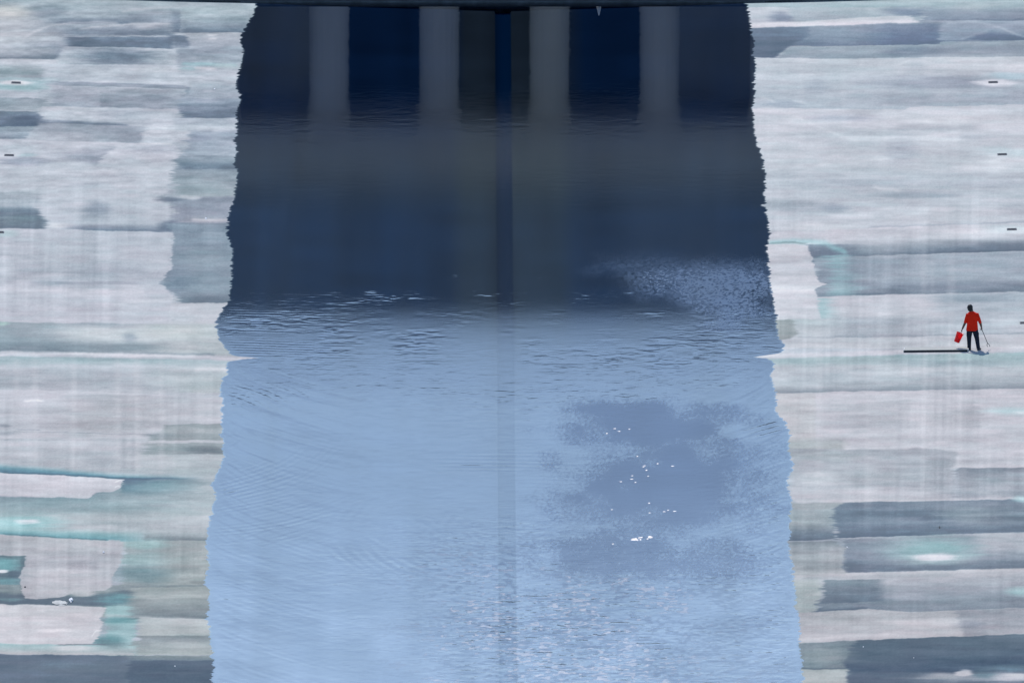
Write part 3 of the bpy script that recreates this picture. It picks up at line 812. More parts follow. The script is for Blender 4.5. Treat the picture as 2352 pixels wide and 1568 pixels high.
low = sst(PV, 400, 520)  # and turned bluer where the attic mirrors
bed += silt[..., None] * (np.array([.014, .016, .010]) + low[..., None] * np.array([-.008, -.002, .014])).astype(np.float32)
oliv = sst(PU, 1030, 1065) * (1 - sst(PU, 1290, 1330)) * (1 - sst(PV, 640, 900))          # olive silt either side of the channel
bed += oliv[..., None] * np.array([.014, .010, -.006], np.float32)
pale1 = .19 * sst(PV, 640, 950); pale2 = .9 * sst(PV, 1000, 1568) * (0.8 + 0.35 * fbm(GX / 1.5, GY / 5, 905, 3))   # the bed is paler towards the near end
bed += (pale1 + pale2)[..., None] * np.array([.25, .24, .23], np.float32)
bed *= (1 + 0.15 * vnoise(GX / 2, GY / 3, 900) + 0.25 * fbm(GX / .7, GY / 45, 902, 2))[..., None]
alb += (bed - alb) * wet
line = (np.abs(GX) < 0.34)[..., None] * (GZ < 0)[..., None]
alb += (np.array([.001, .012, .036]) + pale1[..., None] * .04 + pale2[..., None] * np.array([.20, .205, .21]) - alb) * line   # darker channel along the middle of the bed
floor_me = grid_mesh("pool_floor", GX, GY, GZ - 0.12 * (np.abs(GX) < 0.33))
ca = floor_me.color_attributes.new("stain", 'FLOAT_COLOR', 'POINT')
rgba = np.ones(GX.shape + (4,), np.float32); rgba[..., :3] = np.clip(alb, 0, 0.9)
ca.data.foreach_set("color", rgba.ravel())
m_floor = mat("silted_concrete", (0.5, 0.5, 0.5), rough=0.9, spec=0.0)
nt = m_floor.node_tree
at = nt.nodes.new("ShaderNodeAttribute"); at.attribute_name = "stain"
nt.links.new(at.outputs["Color"], nt.nodes["Principled BSDF"].inputs["Base Color"])
floor_o = tag(link_mesh("pool_floor", floor_me, m_floor), kind="structure")
# ------------------------------------------------------------------ water
wx = axis([(-13.2, 13.2, .055)])
wy = axis([(Y_NEAR, -90, 10.0), (-90, -78, 1.0), (-78, Y_FAR, .07)])
QX, QY = np.meshgrid(wx, wy)
WU, WV = proj(QX, QY, QX * 0)
WU = WU.astype(np.float32); WV = WV.astype(np.float32)
dl = QX + shore(QY, -1); dr = shore(QY, 1) - QX          # metres inside either waterline
inside = np.minimum(dl, dr)

def band(v, pts):
    return np.interp(v, [p[0] for p in pts], [p[1] for p in pts])

def ell(cx, cy, rx, ry, rag=0.45, seed=5, top=1.0):
    r = np.sqrt(((WU - cx) / rx) ** 2 + ((WV - cy) / ry) ** 2) + 0.3 * vnoise(WU / 60, WV / 26, seed)
    d = (1 - sst(r, 0.45, 1.35)) * top
    n = 0.7 * vnoise(WU / 3.0, WV / 3.4, seed + 31) + 0.4 * vnoise(WU / 7, WV / 4.5, seed + 32) + 0.5 * vnoise(WU / 2.0, WV / 2.2, seed + 33)
    return np.clip(d * 1.1 - 0.05 + rag * 1.5 * n * (3.2 * d * (1.0 - d) + .2 * d), 0, 1) * sst(d, 0.0, 0.08)

# slope of the ripples (rms, radians) along the pool
WVs = WV + 34 * fbm(WU / 190, WV / 60, 46, 2) + 16 * fbm(WU / 34, WV / 16, 47, 2)
amp = band(np.where(WV > 560, WVs, WV), [(0, .0016), (200, .0015), (225, .0016), (255, .0026), (300, .0028), (340, .0018), (450, .0012), (600, .0012), (650, .0021), (700, .0042), (760, .0068), (830, .0098), (900, .0105), (1000, .0085), (1080, .0085), (1150, .014), (1250, .030), (1400, .055), (1568, .065)])
amp = amp * (1 + (sst(WV, 610, 660) * (1 - sst(WV, 740, 800))) * np.clip(1.6 * fbm(WU / 70, WV / 22, 45, 3) - .15, -.6, 1.2))
amp = amp * np.exp(sst(WV, 540, 600) * (1 - sst(WV, 800, 900)) * (2.2 * fbm(QX / 1.0, QY / 2.2, 48, 3) + 1.3 * vnoise(QX / 4, QY / 6, 49) - .25))
gust = 0.75 + 0.7 * fbm(QX / 4.0, QY / 7.0, 40, 3)
amp = amp * np.clip(gust, 0.25, 1.6)
rt = sst(WU, 850, 1250)                                 # the right and middle are breezier near the camera
amp = amp * (0.35 + 0.65 * np.maximum(rt, 1 - sst(WV, 820, 1000)))
amp *= sst(inside, 0.0, 0.6) * 0.8 + 0.2
def ripples(lx, ly, seed):
    # smooth hump field, unit rms slope along Y
    return vnoise(QX / lx, QY / ly, seed) * ly / 1.35
H = amp * (0.55 * ripples(0.25, 0.23, 50) + 0.55 * ripples(0.17, 0.16, 51) + 0.35 * ripples(0.7, 0.6, 52))

def train(kx, ky, lam, mask, slope, seed):
    n = math.hypot(kx, ky)
    ac = (QX * kx + QY * ky) / n
    al = (QX * ky - QY * kx) / n
    ph = ac * 2 * math.pi / lam + 3.0 * fbm(QX / 5, QY / 12, seed, 2)
    br = np.clip(0.25 + 1.6 * fbm(al / 4.5, ac / 0.7, seed + 9, 2), 0, 1.3)
    return mask * br * slope * lam / (2 * math.pi) * np.sin(ph)
lsh = sst(dl, 0.05, 0.5) * (1 - sst(dl, 1.5, 7.5))
rsh = sst(dr, 0.05, 0.5) * (1 - sst(dr, 1.0, 5.0))
mid = sst(WV, 850, 1000)
H += train(2.6, 1.72, .62, lsh * mid * (1 - sst(WV, 1090, 1150)), .012, 61)
H += train(3.6, 1.72, .33, lsh * mid * (1 - sst(WV, 1090, 1150)), .008, 71)
H += train(3.0, -1.72, .50, lsh * sst(WV, 1060, 1110) * (1 - sst(WV, 1230, 1280)), .018, 62)
H += train(3.0, 1.72, .50, lsh * sst(WV, 1210, 1260), .018, 63)
H += train(3.0, .8, .60, ell(960, 1270, 230, 70, 0) , .03, 64)
H += train(2.6, -1.72, .55, rsh * mid, .024, 65)
H += train(3.0, 1.5, .33, rsh * sst(WV, 1180, 1240), .030, 66)
H += train(1, 6, .55, lsh * sst(WV, 640, 700) * (1 - mid), .006, 67)
H += train(1.5, 6, .5, lsh * sst(WV, 235, 255) * (1 - sst(WV, 330, 400)), .0018, 68)
H += train(.3, 6, .8, ell(1200, 1075, 170, 45, .2), .012, 69)
Xc_, Yc_ = unproj(1230, 1215)
rr = np.sqrt((QX - Xc_) ** 2 + ((QY - Yc_) * .5) ** 2) + .25 * fbm(QX / 3, QY / 8, 72, 2)
H += ell(900, 1245, 210, 75, 0) * .034 * .42 / (2 * math.pi) * np.sin(rr * 2 * math.pi / .42) * np.clip(.4 + 1.2 * fbm(QX / 2, QY / 3, 73, 2), 0, 1.2)
Xd_, Yd_ = unproj(420, 985)
r2 = np.sqrt((QX - Xd_) ** 2 + ((QY - Yd_) * .42) ** 2) + .3 * fbm(QX / 4, QY / 9, 74, 2)
H += lsh * sst(WV, 840, 900) * (1 - sst(WV, 1180, 1300)) * .03 * .3 / (2 * math.pi) * np.sin(r2 * 2 * math.pi / .30) * np.clip(.2 + 1.6 * fbm(r2 / .5, QY / 4, 75, 2), 0, 1.2)
# choppy patch and small spots roughened so the sun glints there
chop = np.exp(-((WU - 1475) / 30) ** 4 - ((WV - 1236 + (WU - 1475) * .12) / 5) ** 2) * sst(vnoise(WU / 4, WV / 2.4, 96), -.25, .35)
H += chop * 0.12 * ripples(.14, .2, 70)
rng = random.Random(4)
flash = chop.copy()
for (x, y) in ((737, 538), (794, 503), (826, 522), (900, 506), (964, 706), (1005, 785), (1012, 776), (1030, 808), (1108, 760), (1220, 778), (1040, 852), (921, 850), (920, 873), (838, 892), (946, 897), (1047, 1050), (1054, 1122), (771, 1098), (1160, 1113), (1187, 1102), (1235, 1110), (779, 1350)):
    X0, Y0 = unproj((1900 + x / 1.96) / 1.6327, (1350 + y / 1.96) / 1.6327)
    g = np.exp(-((QX - X0) / .05) ** 2 - ((QY - Y0) / .12) ** 2)
    H += 0.006 * g
    flash = np.maximum(flash, g)
water_me = grid_mesh("water", QX, QY, H)
# fine chop too small to model: roughness of the surface
rough = band(WV, [(0, .035), (200, .038), (240, .040), (290, .052), (350, .060), (420, .062), (600, .045), (680, .05), (740, .06), (850, .07), (1000, .06), (1568, .07)])
pa = np.maximum.reduce([ell(1480, 972, 215, 62, .40, 5), ell(1540, 1115, 255, 112, .38, 6), ell(1420, 1275, 190, 58, .5, 7, .9), ell(1650, 1290, 120, 46, .6, 8, .8), .8 * ell(1400, 1160, 150, 55, .6, 9, .8)])
def spray(cx, cy, rx, ry, top, seed):
    q = np.sqrt(((WU - cx) / rx) ** 2 + ((WV - cy) / ry) ** 2) + .35 * fbm(WU / 70, WV / 30, seed, 2)
    d = (1 - sst(q, .15, 1.25)) * top
    return np.clip(d * (1 + .9 * vnoise(WU / 2.1, WV / 2.0, seed + 1) + .8 * vnoise(WU / 5, WV / 2.4, seed + 2)), 0, 1)
pb = np.maximum.reduce([spray(1660, 672, 130, 85, 1.0, 110), spray(1590, 640, 165, 58, .6, 120), spray(1490, 602, 160, 36, .4, 130)]) * sst(WV, 560, 640)
near = sst(WV, 1130, 1330) * sst(WU, 820, 1150) * (1 - .6 * sst(WU, 1500, 1800))
dap = sst(0.6 * vnoise(WU / 16, WV / 5.5, 81) + 0.5 * vnoise(WU / 7, WV / 3.5, 82) + 0.5 * fbm(WU / 90, WV / 40, 83, 2), 0.0, 0.55)
streak = 0.55 * fbm(WU / 45, WV / 4.2, 85, 3) + 0.45 * fbm(WU / 16, WV / 2.4, 86, 2)
fan_l = fbm((WU - 480 + 3.2 * (WV - 1000)) / 260, (WV - .20 * WU - 42 * (1 - np.exp(-dl / 1.6))) / 6, 87, 3) * lsh
fan_r = fbm((WU - 1800 - 3.2 * (WV - 1000)) / 260, (WV + .22 * WU - 42 * (1 - np.exp(-dr / 1.4))) / 6, 88, 3) * rsh
fleck = sst(0.7 * vnoise(WU / 15, WV / 2.6, 91) + 0.4 * vnoise(WU / 6, WV / 2.2, 92) + 0.5 * fbm(WU / 110, WV / 45, 93, 2), .28, .62) * sst(WV, 1150, 1350) * sst(WU, 760, 1050) * (1 - .55 * sst(WU, 1500, 1800)) * (1 - pa)
fl2 = sst(flash, .3, .7)
chopr = np.maximum(0.38 + 0.106 * fleck, .70 * fl2)
cover = np.clip(np.maximum.reduce([pa, 0.95 * pb, 0.7 * near * dap, .75 * fleck]) + .22 * sst(WV, 700, 780) * (1 - sst(WV, 850, 960)) + sst(WV, 760, 950) * (1 - pa) * (0.04 + 0.22 * streak + 0.45 * fan_l + 0.45 * fan_r), 0, 1)
cover = np.maximum(cover, fl2)
for nm, arr in (("calm", rough), ("ruffled", cover), ("chop", chopr)):
    ra = water_me.attributes.new(nm, 'FLOAT', 'POINT')
    ra.data.foreach_set("value", arr.astype(np.float32).ravel())
m_water = bpy.data.materials.new("pool_water"); m_water.use_nodes = True
nt = m_water.node_tree; nt.nodes.clear()
out = nt.nodes.new("ShaderNodeOutputMaterial")
mix = nt.nodes.new("ShaderNodeMixShader")
fre = nt.nodes.new("ShaderNodeFresnel"); fre.inputs[0].default_value = 1.27
tr = nt.nodes.new("ShaderNodeBsdfTransparent"); tr.inputs[0].default_value = (.72, .82, .90, 1)
gl = nt.nodes.new("ShaderNodeBsdfGlossy"); gl.distribution = 'BECKMANN'
gr = nt.nodes.new("ShaderNodeBsdfGlossy"); gr.distribution = 'BECKMANN'
gl.inputs["Color"].default_value = (.93, .895, .905, 1); gr.inputs["Color"].default_value = (.93, .895, .905, 1)
at = nt.nodes.new("ShaderNodeAttribute"); at.attribute_name = "calm"
ar = nt.nodes.new("ShaderNodeAttribute"); ar.attribute_name = "ruffled"
mg = nt.nodes.new("ShaderNodeMixShader")
nt.links.new(at.outputs["Fac"], gl.inputs["Roughness"])
ac = nt.nodes.new("ShaderNodeAttribute"); ac.attribute_name = "chop"
nt.links.new(ac.outputs["Fac"], gr.inputs["Roughness"])
nt.links.new(ar.outputs["Fac"], mg.inputs[0])
nt.links.new(gl.outputs[0], mg.inputs[1]); nt.links.new(gr.outputs[0], mg.inputs[2])
nt.links.new(fre.outputs[0], mix.inputs[0])
nt.links.new(tr.outputs[0], mix.inputs[1]); nt.links.new(mg.outputs[0], mix.inputs[2])
nt.links.new(mix.outputs[0], out.inputs[0])
water_o = tag(link_mesh("water", water_me, m_water), kind="structure")

# ------------------------------------------------------------------ surround of the pool
m_granite = mat("granite", (0.13, 0.13, 0.14), .8, .2, noise=(3.0, .25))
m_wallst = mat("pool_wall_stone", (0.08, 0.10, 0.12), .85, .15, noise=(2.0, .3))
m_path = mat("pale_paving", (0.36, 0.35, 0.33), .9, .1, noise=(.7, .15))
m_grass = mat("lawn", (0.06, 0.10, 0.035), .95, .05, noise=(.25, .35))
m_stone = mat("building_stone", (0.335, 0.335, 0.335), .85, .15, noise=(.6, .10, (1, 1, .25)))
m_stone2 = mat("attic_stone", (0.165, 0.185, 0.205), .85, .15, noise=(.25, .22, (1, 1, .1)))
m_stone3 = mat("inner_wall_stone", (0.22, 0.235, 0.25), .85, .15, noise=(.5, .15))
m_dark = mat("shaded_interior", (0.010, 0.016, 0.026), .95, .0)  # near black: the deep shade inside the bays put into the colour
m_warm = mat("interior_wall", (0.20, 0.17, 0.10), .9, .1)

YW = Y_FAR + .0
bm = bmesh.new()
box(bm, (0, YW + 900, -0.35), (6000, 1800, .7))       # behind the pool's far end
box(bm, (-1513.3, (YW + Y_NEAR) / 2, -0.35), (2973.4, YW - Y_NEAR, .7))
box(bm, (1513.3, (YW + Y_NEAR) / 2, -0.35), (2973.4, YW - Y_NEAR, .7))
box(bm, (0, Y_NEAR - 1500, -0.35), (6000, 3000, .7))
bm.verts.ensure_lookup_table()
for k, v in enumerate(bm.verts):
    if v.co.z > -0.1: v.co.z = 0.115 if k < 8 else 0.60
lawn = tag(from_bm("lawn", bm, m_grass), kind="structure")

def ring(name, w0, w1, y0, y1, z0, z1, m, label=None, cat=None, kind=None, far=True):
    bm = bmesh.new()
    box(bm, (-(w0 + w1) / 2, (YW + Y_NEAR) / 2, (z0 + z1) / 2), (w1 - w0, YW - Y_NEAR, z1 - z0))
    box(bm, ((w0 + w1) / 2, (YW + Y_NEAR) / 2, (z0 + z1) / 2), (w1 - w0, YW - Y_NEAR, z1 - z0))
    box(bm, (0, YW + y1 / 2 + y0 / 2, (z0 + z1) / 2), (2 * w1, y1 - y0, z1 - z0))
    box(bm, (0, Y_NEAR - y1 / 2 - y0 / 2, (z0 + z1) / 2), (2 * w1, y1 - y0, z1 - z0))
    return tag(from_bm(name, bm, m), label, cat, kind=kind)
pw = empty("pool_wall", (0, YW, 0)); tag(pw, "low dark stone wall at the far end of the pool behind the waterline", "wall")
def prism(bm, pts, y0, y1, lo, hi):
    """strip following the rising floor: pts are (x, z)"""
    rows = []
    for x, z in pts:
        rows.append([bm.verts.new((x, y, z + d)) for y, d in ((y0, lo), (y0, hi), (y1, hi), (y1, lo))])
    for a, b in zip(rows, rows[1:]):
        for i in range(4): bm.faces.new((a[i], a[(i + 1) % 4], b[(i + 1) % 4], b[i]))
    bm.faces.new(rows[0]); bm.faces.new(list(reversed(rows[-1])))
prof = [(-26, SLOPE * 14.8), (-11.2, 0), (11.2, 0), (26, SLOPE * 14.8)]
bm = bmesh.new(); prism(bm, prof, 0, .5, -.5, .10); from_bm("wall_face", bm, m_wallst, pw)
bm = bmesh.new(); prism(bm, prof, -.03, .56, .102, .15); from_bm("coping", bm, mat("dark_coping", (.045, .055, .07), .8, .1, noise=(3.0, .25)), pw)
for s in (-1, 1):
    bm = bmesh.new(); box(bm, (s * (POOL_W + .25), (YW + Y_NEAR) / 2, .12), (.5, YW - Y_NEAR - .02, 1.2))
    tag(from_bm("pool_wall", bm, m_granite), "long straight granite kerb wall along the %s bank of the pool" % ("left" if s < 0 else "right"), "wall")
bm = bmesh.new()
for s in (-1, 1): box(bm, (s * (POOL_W + 4.5), (YW + Y_NEAR) / 2, .604), (8.0, YW - Y_NEAR, .012))
tag(from_bm("path", bm, m_path), kind="structure")
bm = bmesh.new(); box(bm, (0, YW + 40.7, .120), (130, 80, .012)); tag(from_bm("plaza", bm, m_path), kind="structure")

# small pale cone standing on the far edge, seen as a spike of reflection
X0 = unproj(1376, 20)[0]
cn = tag(empty("marker_cone", (X0, YW + .3, .15)), "small pale marker cone standing on the far edge of the pool", "cone")
bm = bmesh.new(); box(bm, (0, 0, .015), (.28, .28, .03), .008); from_bm("base", bm, mat("pale_rubber", (.5, .5, .5)), cn)
bm = bmesh.new(); loft(bm, [((0, 0, .03), .11, .11, (0, 0, 1)), ((0, 0, .42), .025, .025, (0, 0, 1)), ((0, 0, .44), .012, .012, (0, 0, 1))], 20); from_bm("body", bm, mat("pale_plastic", (.7, .7, .7)), cn, True)

# ------------------------------------------------------------------ colonnaded building beyond the plaza (mirrored in the water)
Y_B = YW + 100.0
def refl_h(v):
    X, Y = unproj(1161, v)
    return (Y_B - Y) * (-CAM[2]) / (CAM[1] - Y) if False else (Y_B - Y) * CAM[2] / (Y - CAM[1])
def refl_x(u):
    dep = math.hypot(Y_B - CAM[1], CAM[2]) / 1.0
    dep = (Y_B - CAM[1]) * ct + (CAM[2] + 18) * st
    return CAM[0] + (u - 1176 + SHIFT) * dep / F_PX
h_cap, h_ent, h_roof = refl_h(283), refl_h(412), refl_h(765)
h_base = 9.0
xc = [refl_x(u) for u in (756, 1005, 1266, 1516)]
pitch_ = (xc[3] - xc[0]) / 3
xm = (xc[1] + xc[2]) / 2
cr = (refl_x(801) - refl_x(708)) / 2
bl = tag(empty("memorial_building", (xm, Y_B, .13)), "long pale stone building with a row of columns, beyond the far end of the pool", "building")
def part(name, m, fn, smooth=False, parent=bl):
    bm = bmesh.new(); fn(bm)
    return from_bm(name, bm, m, parent, smooth)
HW = 5.5 * pitch_ + cr + 1.5
def steps(bm):
    n = 12
    for i in range(n):
        z0, z1 = i * h_base / n, (i + 1) * h_base / n
        box(bm, (0, 20 - (n - i) * 1.1 / 2 - 0, (z0 + z1) / 2), (2 * HW + 2 + (n - i) * 2.0, 44 + (n - i) * 1.1, z1 - z0 - .001))
part("steps", m_stone, steps)
for i in range(12):
    x = (i - 5.5) * pitch_
    def colm(bm, x=x):
        n = 40
        zs = [h_base, h_base + .2, h_base + (h_cap - h_base) * .4, h_cap - 1.3, h_cap - .9]
        rs = [cr * 1.04, cr * 1.03, cr * 1.0, cr * .96, cr * .96]
        prev = None
        for z, r in zip(zs, rs):
            vs = [bm.verts.new((x + r * (1 - .02 * (k % 2)) * math.cos(2 * math.pi * k / n), 1.6 + r * (1 - .02 * (k % 2)) * math.sin(2 * math.pi * k / n), z)) for k in range(n)]
            if prev:
                for k in range(n): bm.faces.new((prev[k], prev[(k + 1) % n], vs[(k + 1) % n], vs[k]))
            prev = vs
        loft(bm, [((x, 1.6, h_cap - .9), cr * .97, cr * .97, (0, 0, 1)), ((x, 1.6, h_cap - .45), cr * 1.06, cr * 1.06, (0, 0, 1))], 24)
        box(bm, (x, 1.6, h_cap - .22), (2.16 * cr, 2.16 * cr, .44))
    part("column", m_stone, colm)
part("entablature", m_stone, lambda bm: (box(bm, (0, 20, (h_cap + h_ent) / 2 - .4), (2 * HW, 40, h_ent - h_cap - .8)), box(bm, (0, 20, h_ent - .4), (2 * HW + .5, 40.5, .78), .1)))
def attic(bm):
    box(bm, (0, 20.5, (h_ent + h_roof) / 2 + .0), (2 * HW - 5, 38.6, h_roof - h_ent - .02))
    box(bm, (0, 20.5, h_roof - .3), (2 * HW - 4.6, 39, .6))
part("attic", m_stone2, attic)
ow = pitch_ * 1.5 - cr * .2
cw = HW - 5 - ow
for s in (-1, 1):
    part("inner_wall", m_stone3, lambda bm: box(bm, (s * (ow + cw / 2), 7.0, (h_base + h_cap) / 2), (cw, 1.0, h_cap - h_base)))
part("ceiling", m_dark, lambda bm: box(bm, (0, 18.6, h_cap - .06), (2 * HW - 12.2, 21, .10)))  # dark sheet added under the entablature so the bays mirror as deep shade
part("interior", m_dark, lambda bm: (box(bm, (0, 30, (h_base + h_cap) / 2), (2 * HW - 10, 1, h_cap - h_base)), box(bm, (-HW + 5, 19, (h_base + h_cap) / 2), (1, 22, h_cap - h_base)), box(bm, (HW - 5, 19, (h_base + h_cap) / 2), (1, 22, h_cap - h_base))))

# ------------------------------------------------------------------ floor drains
m_iron = mat("dark_iron", (0.015, 0.018, 0.028), .6, .3)
m_slot = mat("drain_shade", (0.006, 0.008, 0.014), .9, .1)  # near black, painted shade of the hole under the grating
m_frame = mat("worn_iron_frame", (0.04, 0.05, 0.07), .6, .3)
def tilt_at(X):
    return math.atan(SLOPE) * (-1 if X > 0 else 1)
def make_drain():
    t = empty("floor_drain", (0, 0, 0))
    def fr(bm):
        for s in (-1, 1):
            box(bm, (s * .185, 0, .006), (.03, .44, .016)); box(bm, (0, s * .205, .006), (.34, .03, .0155))
    part("frame", m_frame, fr, parent=t)
    part("grating", m_iron, lambda bm: [box(bm, (-.15 + i * .05, 0, .004), (.022, .38, .008)) for i in range(7)], parent=t)
    part("shade_sheet", m_slot, lambda bm: box(bm, (0, 0, .0012), (.34, .38, .002)), parent=t)  # flat sheet on the floor standing in for the shaded hole
    return t
proto = make_drain()
def dup(root):
    r = root.copy(); COL.objects.link(r)
    for ch in root.children:
        c = ch.copy(); COL.objects.link(c); c.parent = r
    return r
spots = [(37, 190.5, "dark slot drain in a white dry spot, farthest back on the left bank"),
         (21, 357, "dark slot drain on the left bank, second from the far end"),
         (-2, 533.5, "dark slot drain cut by the left edge of the frame"),
         (2281, 189.5, "dark slot drain in a white dry halo, farthest back on the right bank"),
         (2302, 355, "dark slot drain on the right bank, second from the far end"),
         (2324, 527, "dark slot drain beside a pale turquoise stain above the dark grey band, right bank"),
         (2354, 741.5, "dark slot drain at the right frame edge, beside the standing worker")]
for i, (u, v, lab) in enumerate(spots):
    o = proto if i == 0 else dup(proto)
    X, Y, Z = on_floor(u, v)
    o.location = (X, Y, Z + .002); o.rotation_euler = (0, tilt_at(X), 0)
    tag(o, lab, "drain", "slot drains in the pool floor")

# ------------------------------------------------------------------ worker
PX_, PY_, PZ_ = on_floor(2233, 803.5)
worker = tag(empty("person", (PX_, PY_, PZ_)), "worker seen from behind in orange red shirt and dark trousers, holding bucket and grabber", "person")
m_skin = mat("skin", (0.10, 0.055, 0.04), .55, .3, noise=(30, .1))
m_shirt = mat("orange_shirt", (0.98, 0.04, 0.018), .9, .05, noise=(9, .10), bump=.3, trans=.45)
m_pants = mat("dark_trousers", (0.012, 0.016, 0.028), .85, .15, noise=(14, .3), bump=.3)
m_shoe = mat("dark_shoes", (0.02, 0.02, 0.025), .6, .3, noise=(20, .2))
m_hair = mat("black_hair", (0.006, 0.007, 0.010), .6, .3, noise=(60, .4))
LE, LH = (-.278, .0, 1.10), (-.392, .02, .835)
RE, RH = (.315, .0, 1.09), (.362, .02, .91)
def body(bm):
    ax = (0, 0, 1)
    loft(bm, [((0, 0, .74), .15, .10, ax), ((0, 0, .90), .165, .11, ax), ((0, 0, 1.05), .14, .10, ax), ((0, 0, 1.25), .165, .115, ax), ((0, 0, 1.40), .175, .115, ax), ((-.01, .01, 1.47), .12, .09, ax), ((-.03, .02, 1.52), .085, .075, ax), ((-.07, .035, 1.63), .084, .075, ax)], 24)
    # head, bowed a little and turned to the left
    hx, hy, hz = -.095, .05, 1.675
    ellipsoid(bm, (hx, hy, hz + .010), (.098, .108, .118))
    ellipsoid(bm, (hx - .02, hy + .045, hz - .045), (.058, .06, .065))      # jaw
    tube(bm, [(hx - .045, hy + .085, hz + .02), (hx - .055, hy + .115, hz - .015)], [.011, .016])   # nose
    ellipsoid(bm, (hx - .045, hy + .092, hz - .048), (.024, .012, .008))    # lips
    for s in (-1, 1):
        ellipsoid(bm, (hx + s * .098, hy - .005, hz), (.014, .022, .034))   # ears
        ellipsoid(bm, (hx - .035 + s * .032, hy + .088, hz + .02), (.016, .01, .010))  # eyes
    for sx, E, Hn, sh in ((-1, LE, LH, (-.19, 0, 1.43)), (1, RE, RH, (.19, 0, 1.43))):
        tube(bm, [(0.09 * sx, 0, 1.42), sh, ((sh[0] + E[0]) / 2, 0, (sh[2] + E[2]) / 2), E], [.06, .058, .054, .049], 14)
        d = Vector(Hn) - Vector(E)
        tube(bm, [E, tuple(Vector(E) + d * .35), tuple(Vector(E) + d * .95)], [.050, .048, .035], 14)
        dn = d.normalized()
        palm = Vector(Hn) + dn * .045
        rot = dn.to_track_quat('Z', 'X').to_matrix()
        ellipsoid(bm, palm, (.024, .041, .054), rot)
        side = rot @ Vector((0, 1, 0)); flat = rot @ Vector((1, 0, 0))
        if flat.x * sx > 0: flat = -flat          # palm faces the thigh
        for k, (o_, ln) in enumerate(((-.027, .072), (-.009, .082), (.009, .077), (.027, .060))):
            b0 = palm + dn * .030 + side * o_
            b1 = b0 + dn * ln * .42 + flat * .008
            b2 = b1 + dn * ln * .10 + flat * ln * .38
            b3 = b2 - dn * ln * .26 + flat * ln * .06
            tube(bm, [b0, b1, b2, b3], [.0105, .0098, .009, .008], 8)
        th0 = palm - dn * .015 - side * .03 + flat * .006
        tube(bm, [th0, th0 + dn * .03 - side * .018 + flat * .016, th0 + dn * .058 - side * .008 + flat * .03], [.013, .011, .0095], 8)
    for hip, kn, an in (((-.09, 0, .78), (-.118, .03, .46), (-.118, -.01, .09)), ((.09, 0, .78), (.19, -.02, .46), (.245, -.10, .09))):
        tube(bm, [hip, tuple((Vector(hip) + Vector(kn)) / 2), kn, tuple(Vector(kn) * .65 + Vector(an) * .35), an], [.085, .078, .058, .058, .04], 16)
bm = bmesh.new(); body(bm)
worker_body = remeshed("body", bm, .006, m_skin, worker, 3)
def shirt(bm):
    ax = (0, 0, 1)
    loft(bm, [((-.005, 0, .775), .236, .150, ax), ((-.005, 0, .80), .238, .152, ax), ((0, 0, .95), .222, .150, ax), ((0, 0, 1.12), .202, .142, ax), ((0, 0, 1.28), .212, .145, ax), ((.005, 0, 1.38), .222, .142, ax), ((0, 0, 1.45), .205, .125, ax), ((-.01, .005, 1.495), .155, .105, ax), ((-.02, .012, 1.525), .10, .085, ax), ((-.028, .016, 1.545), .082, .078, ax)], 28)
    for sx, E, sh in ((-1, LE, (-.185, 0, 1.42)), (1, RE, (.195, 0, 1.42))):
        e = Vector(E); s_ = Vector(sh)
        end = e + (e - s_).normalized() * .02
        tube(bm, [(.08 * sx, 0, 1.42), s_, s_ * .5 + e * .5, end], [.075, .074, .068, .058], 16, ends=False)
bm = bmesh.new(); shirt(bm); remeshed("shirt", bm, .010, m_shirt, worker, 3)
def pants(bm):
    ax = (0, 0, 1)
    loft(bm, [((0, 0, .73), .205, .128, ax), ((0, 0, .80), .208, .130, ax), ((0, 0, .86), .20, .125, ax)], 24)
    for hip, kn, an in (((-.108, 0, .80), (-.122, .03, .47), (-.118, -.01, .07)), ((.108, 0, .80), (.185, -.02, .47), (.243, -.10, .07))):
        hip, kn, an = Vector(hip), Vector(kn), Vector(an)
        tube(bm, [hip, hip * .5 + kn * .5, kn, kn * .5 + an * .5, an * .9 + kn * .1, an], [.122, .108, .091, .080, .074, .080], 18, ends=False)
        sx = -1 if hip.x < 0 else 1
        box(bm, tuple(hip * .45 + kn * .55 + Vector((sx * .092, 0, .0))), (.04, .13, .17), .01)      # cargo pocket
bm = bmesh.new(); pants(bm); remeshed("trousers", bm, .010, m_pants, worker, 3)
def shoe(an, toe):
    def fn(bm):
        a = Vector(an); t = Vector(toe); d = (t - a).normalized()
        tube(bm, [a - d * .05 + Vector((0, 0, -.01)), a + d * .06, a + d * .15 + Vector((0, 0, -.015)), t], [.045, .05, .045, .034], 14)
        tube(bm, [a, a + Vector((0, 0, .07))], [.048, .05], 14)
        for v in bm.verts: v.co.z = max(v.co.z, .002)
    bm = bmesh.new(); fn(bm); remeshed("shoe", bm, .007, m_shoe, worker, 2)
shoe((-.125, -.01, .046), (-.30, .07, .036)); shoe((.245, -.10, .046), (.325, .08, .036))
def hair(bm):
    hx, hy, hz = -.095, .05, 1.675
    ellipsoid(bm, (hx + .004, hy - .012, hz + .03), (.112, .115, .118))
    ellipsoid(bm, (hx + .012, hy - .045, hz - .03), (.106, .078, .110))
bm = bmesh.new(); hair(bm)
bmesh.ops.bisect_plane(bm, geom=list(bm.verts) + list(bm.edges) + list(bm.faces), plane_co=(-.095, .05 + .062, 1.72), plane_no=(-.1, 1, -.45), clear_outer=True)
edges = [e for e in bm.edges if e.is_boundary]
if edges: bmesh.ops.holes_fill(bm, edges=edges)
remeshed("hair", bm, .007, m_hair, worker, 2)

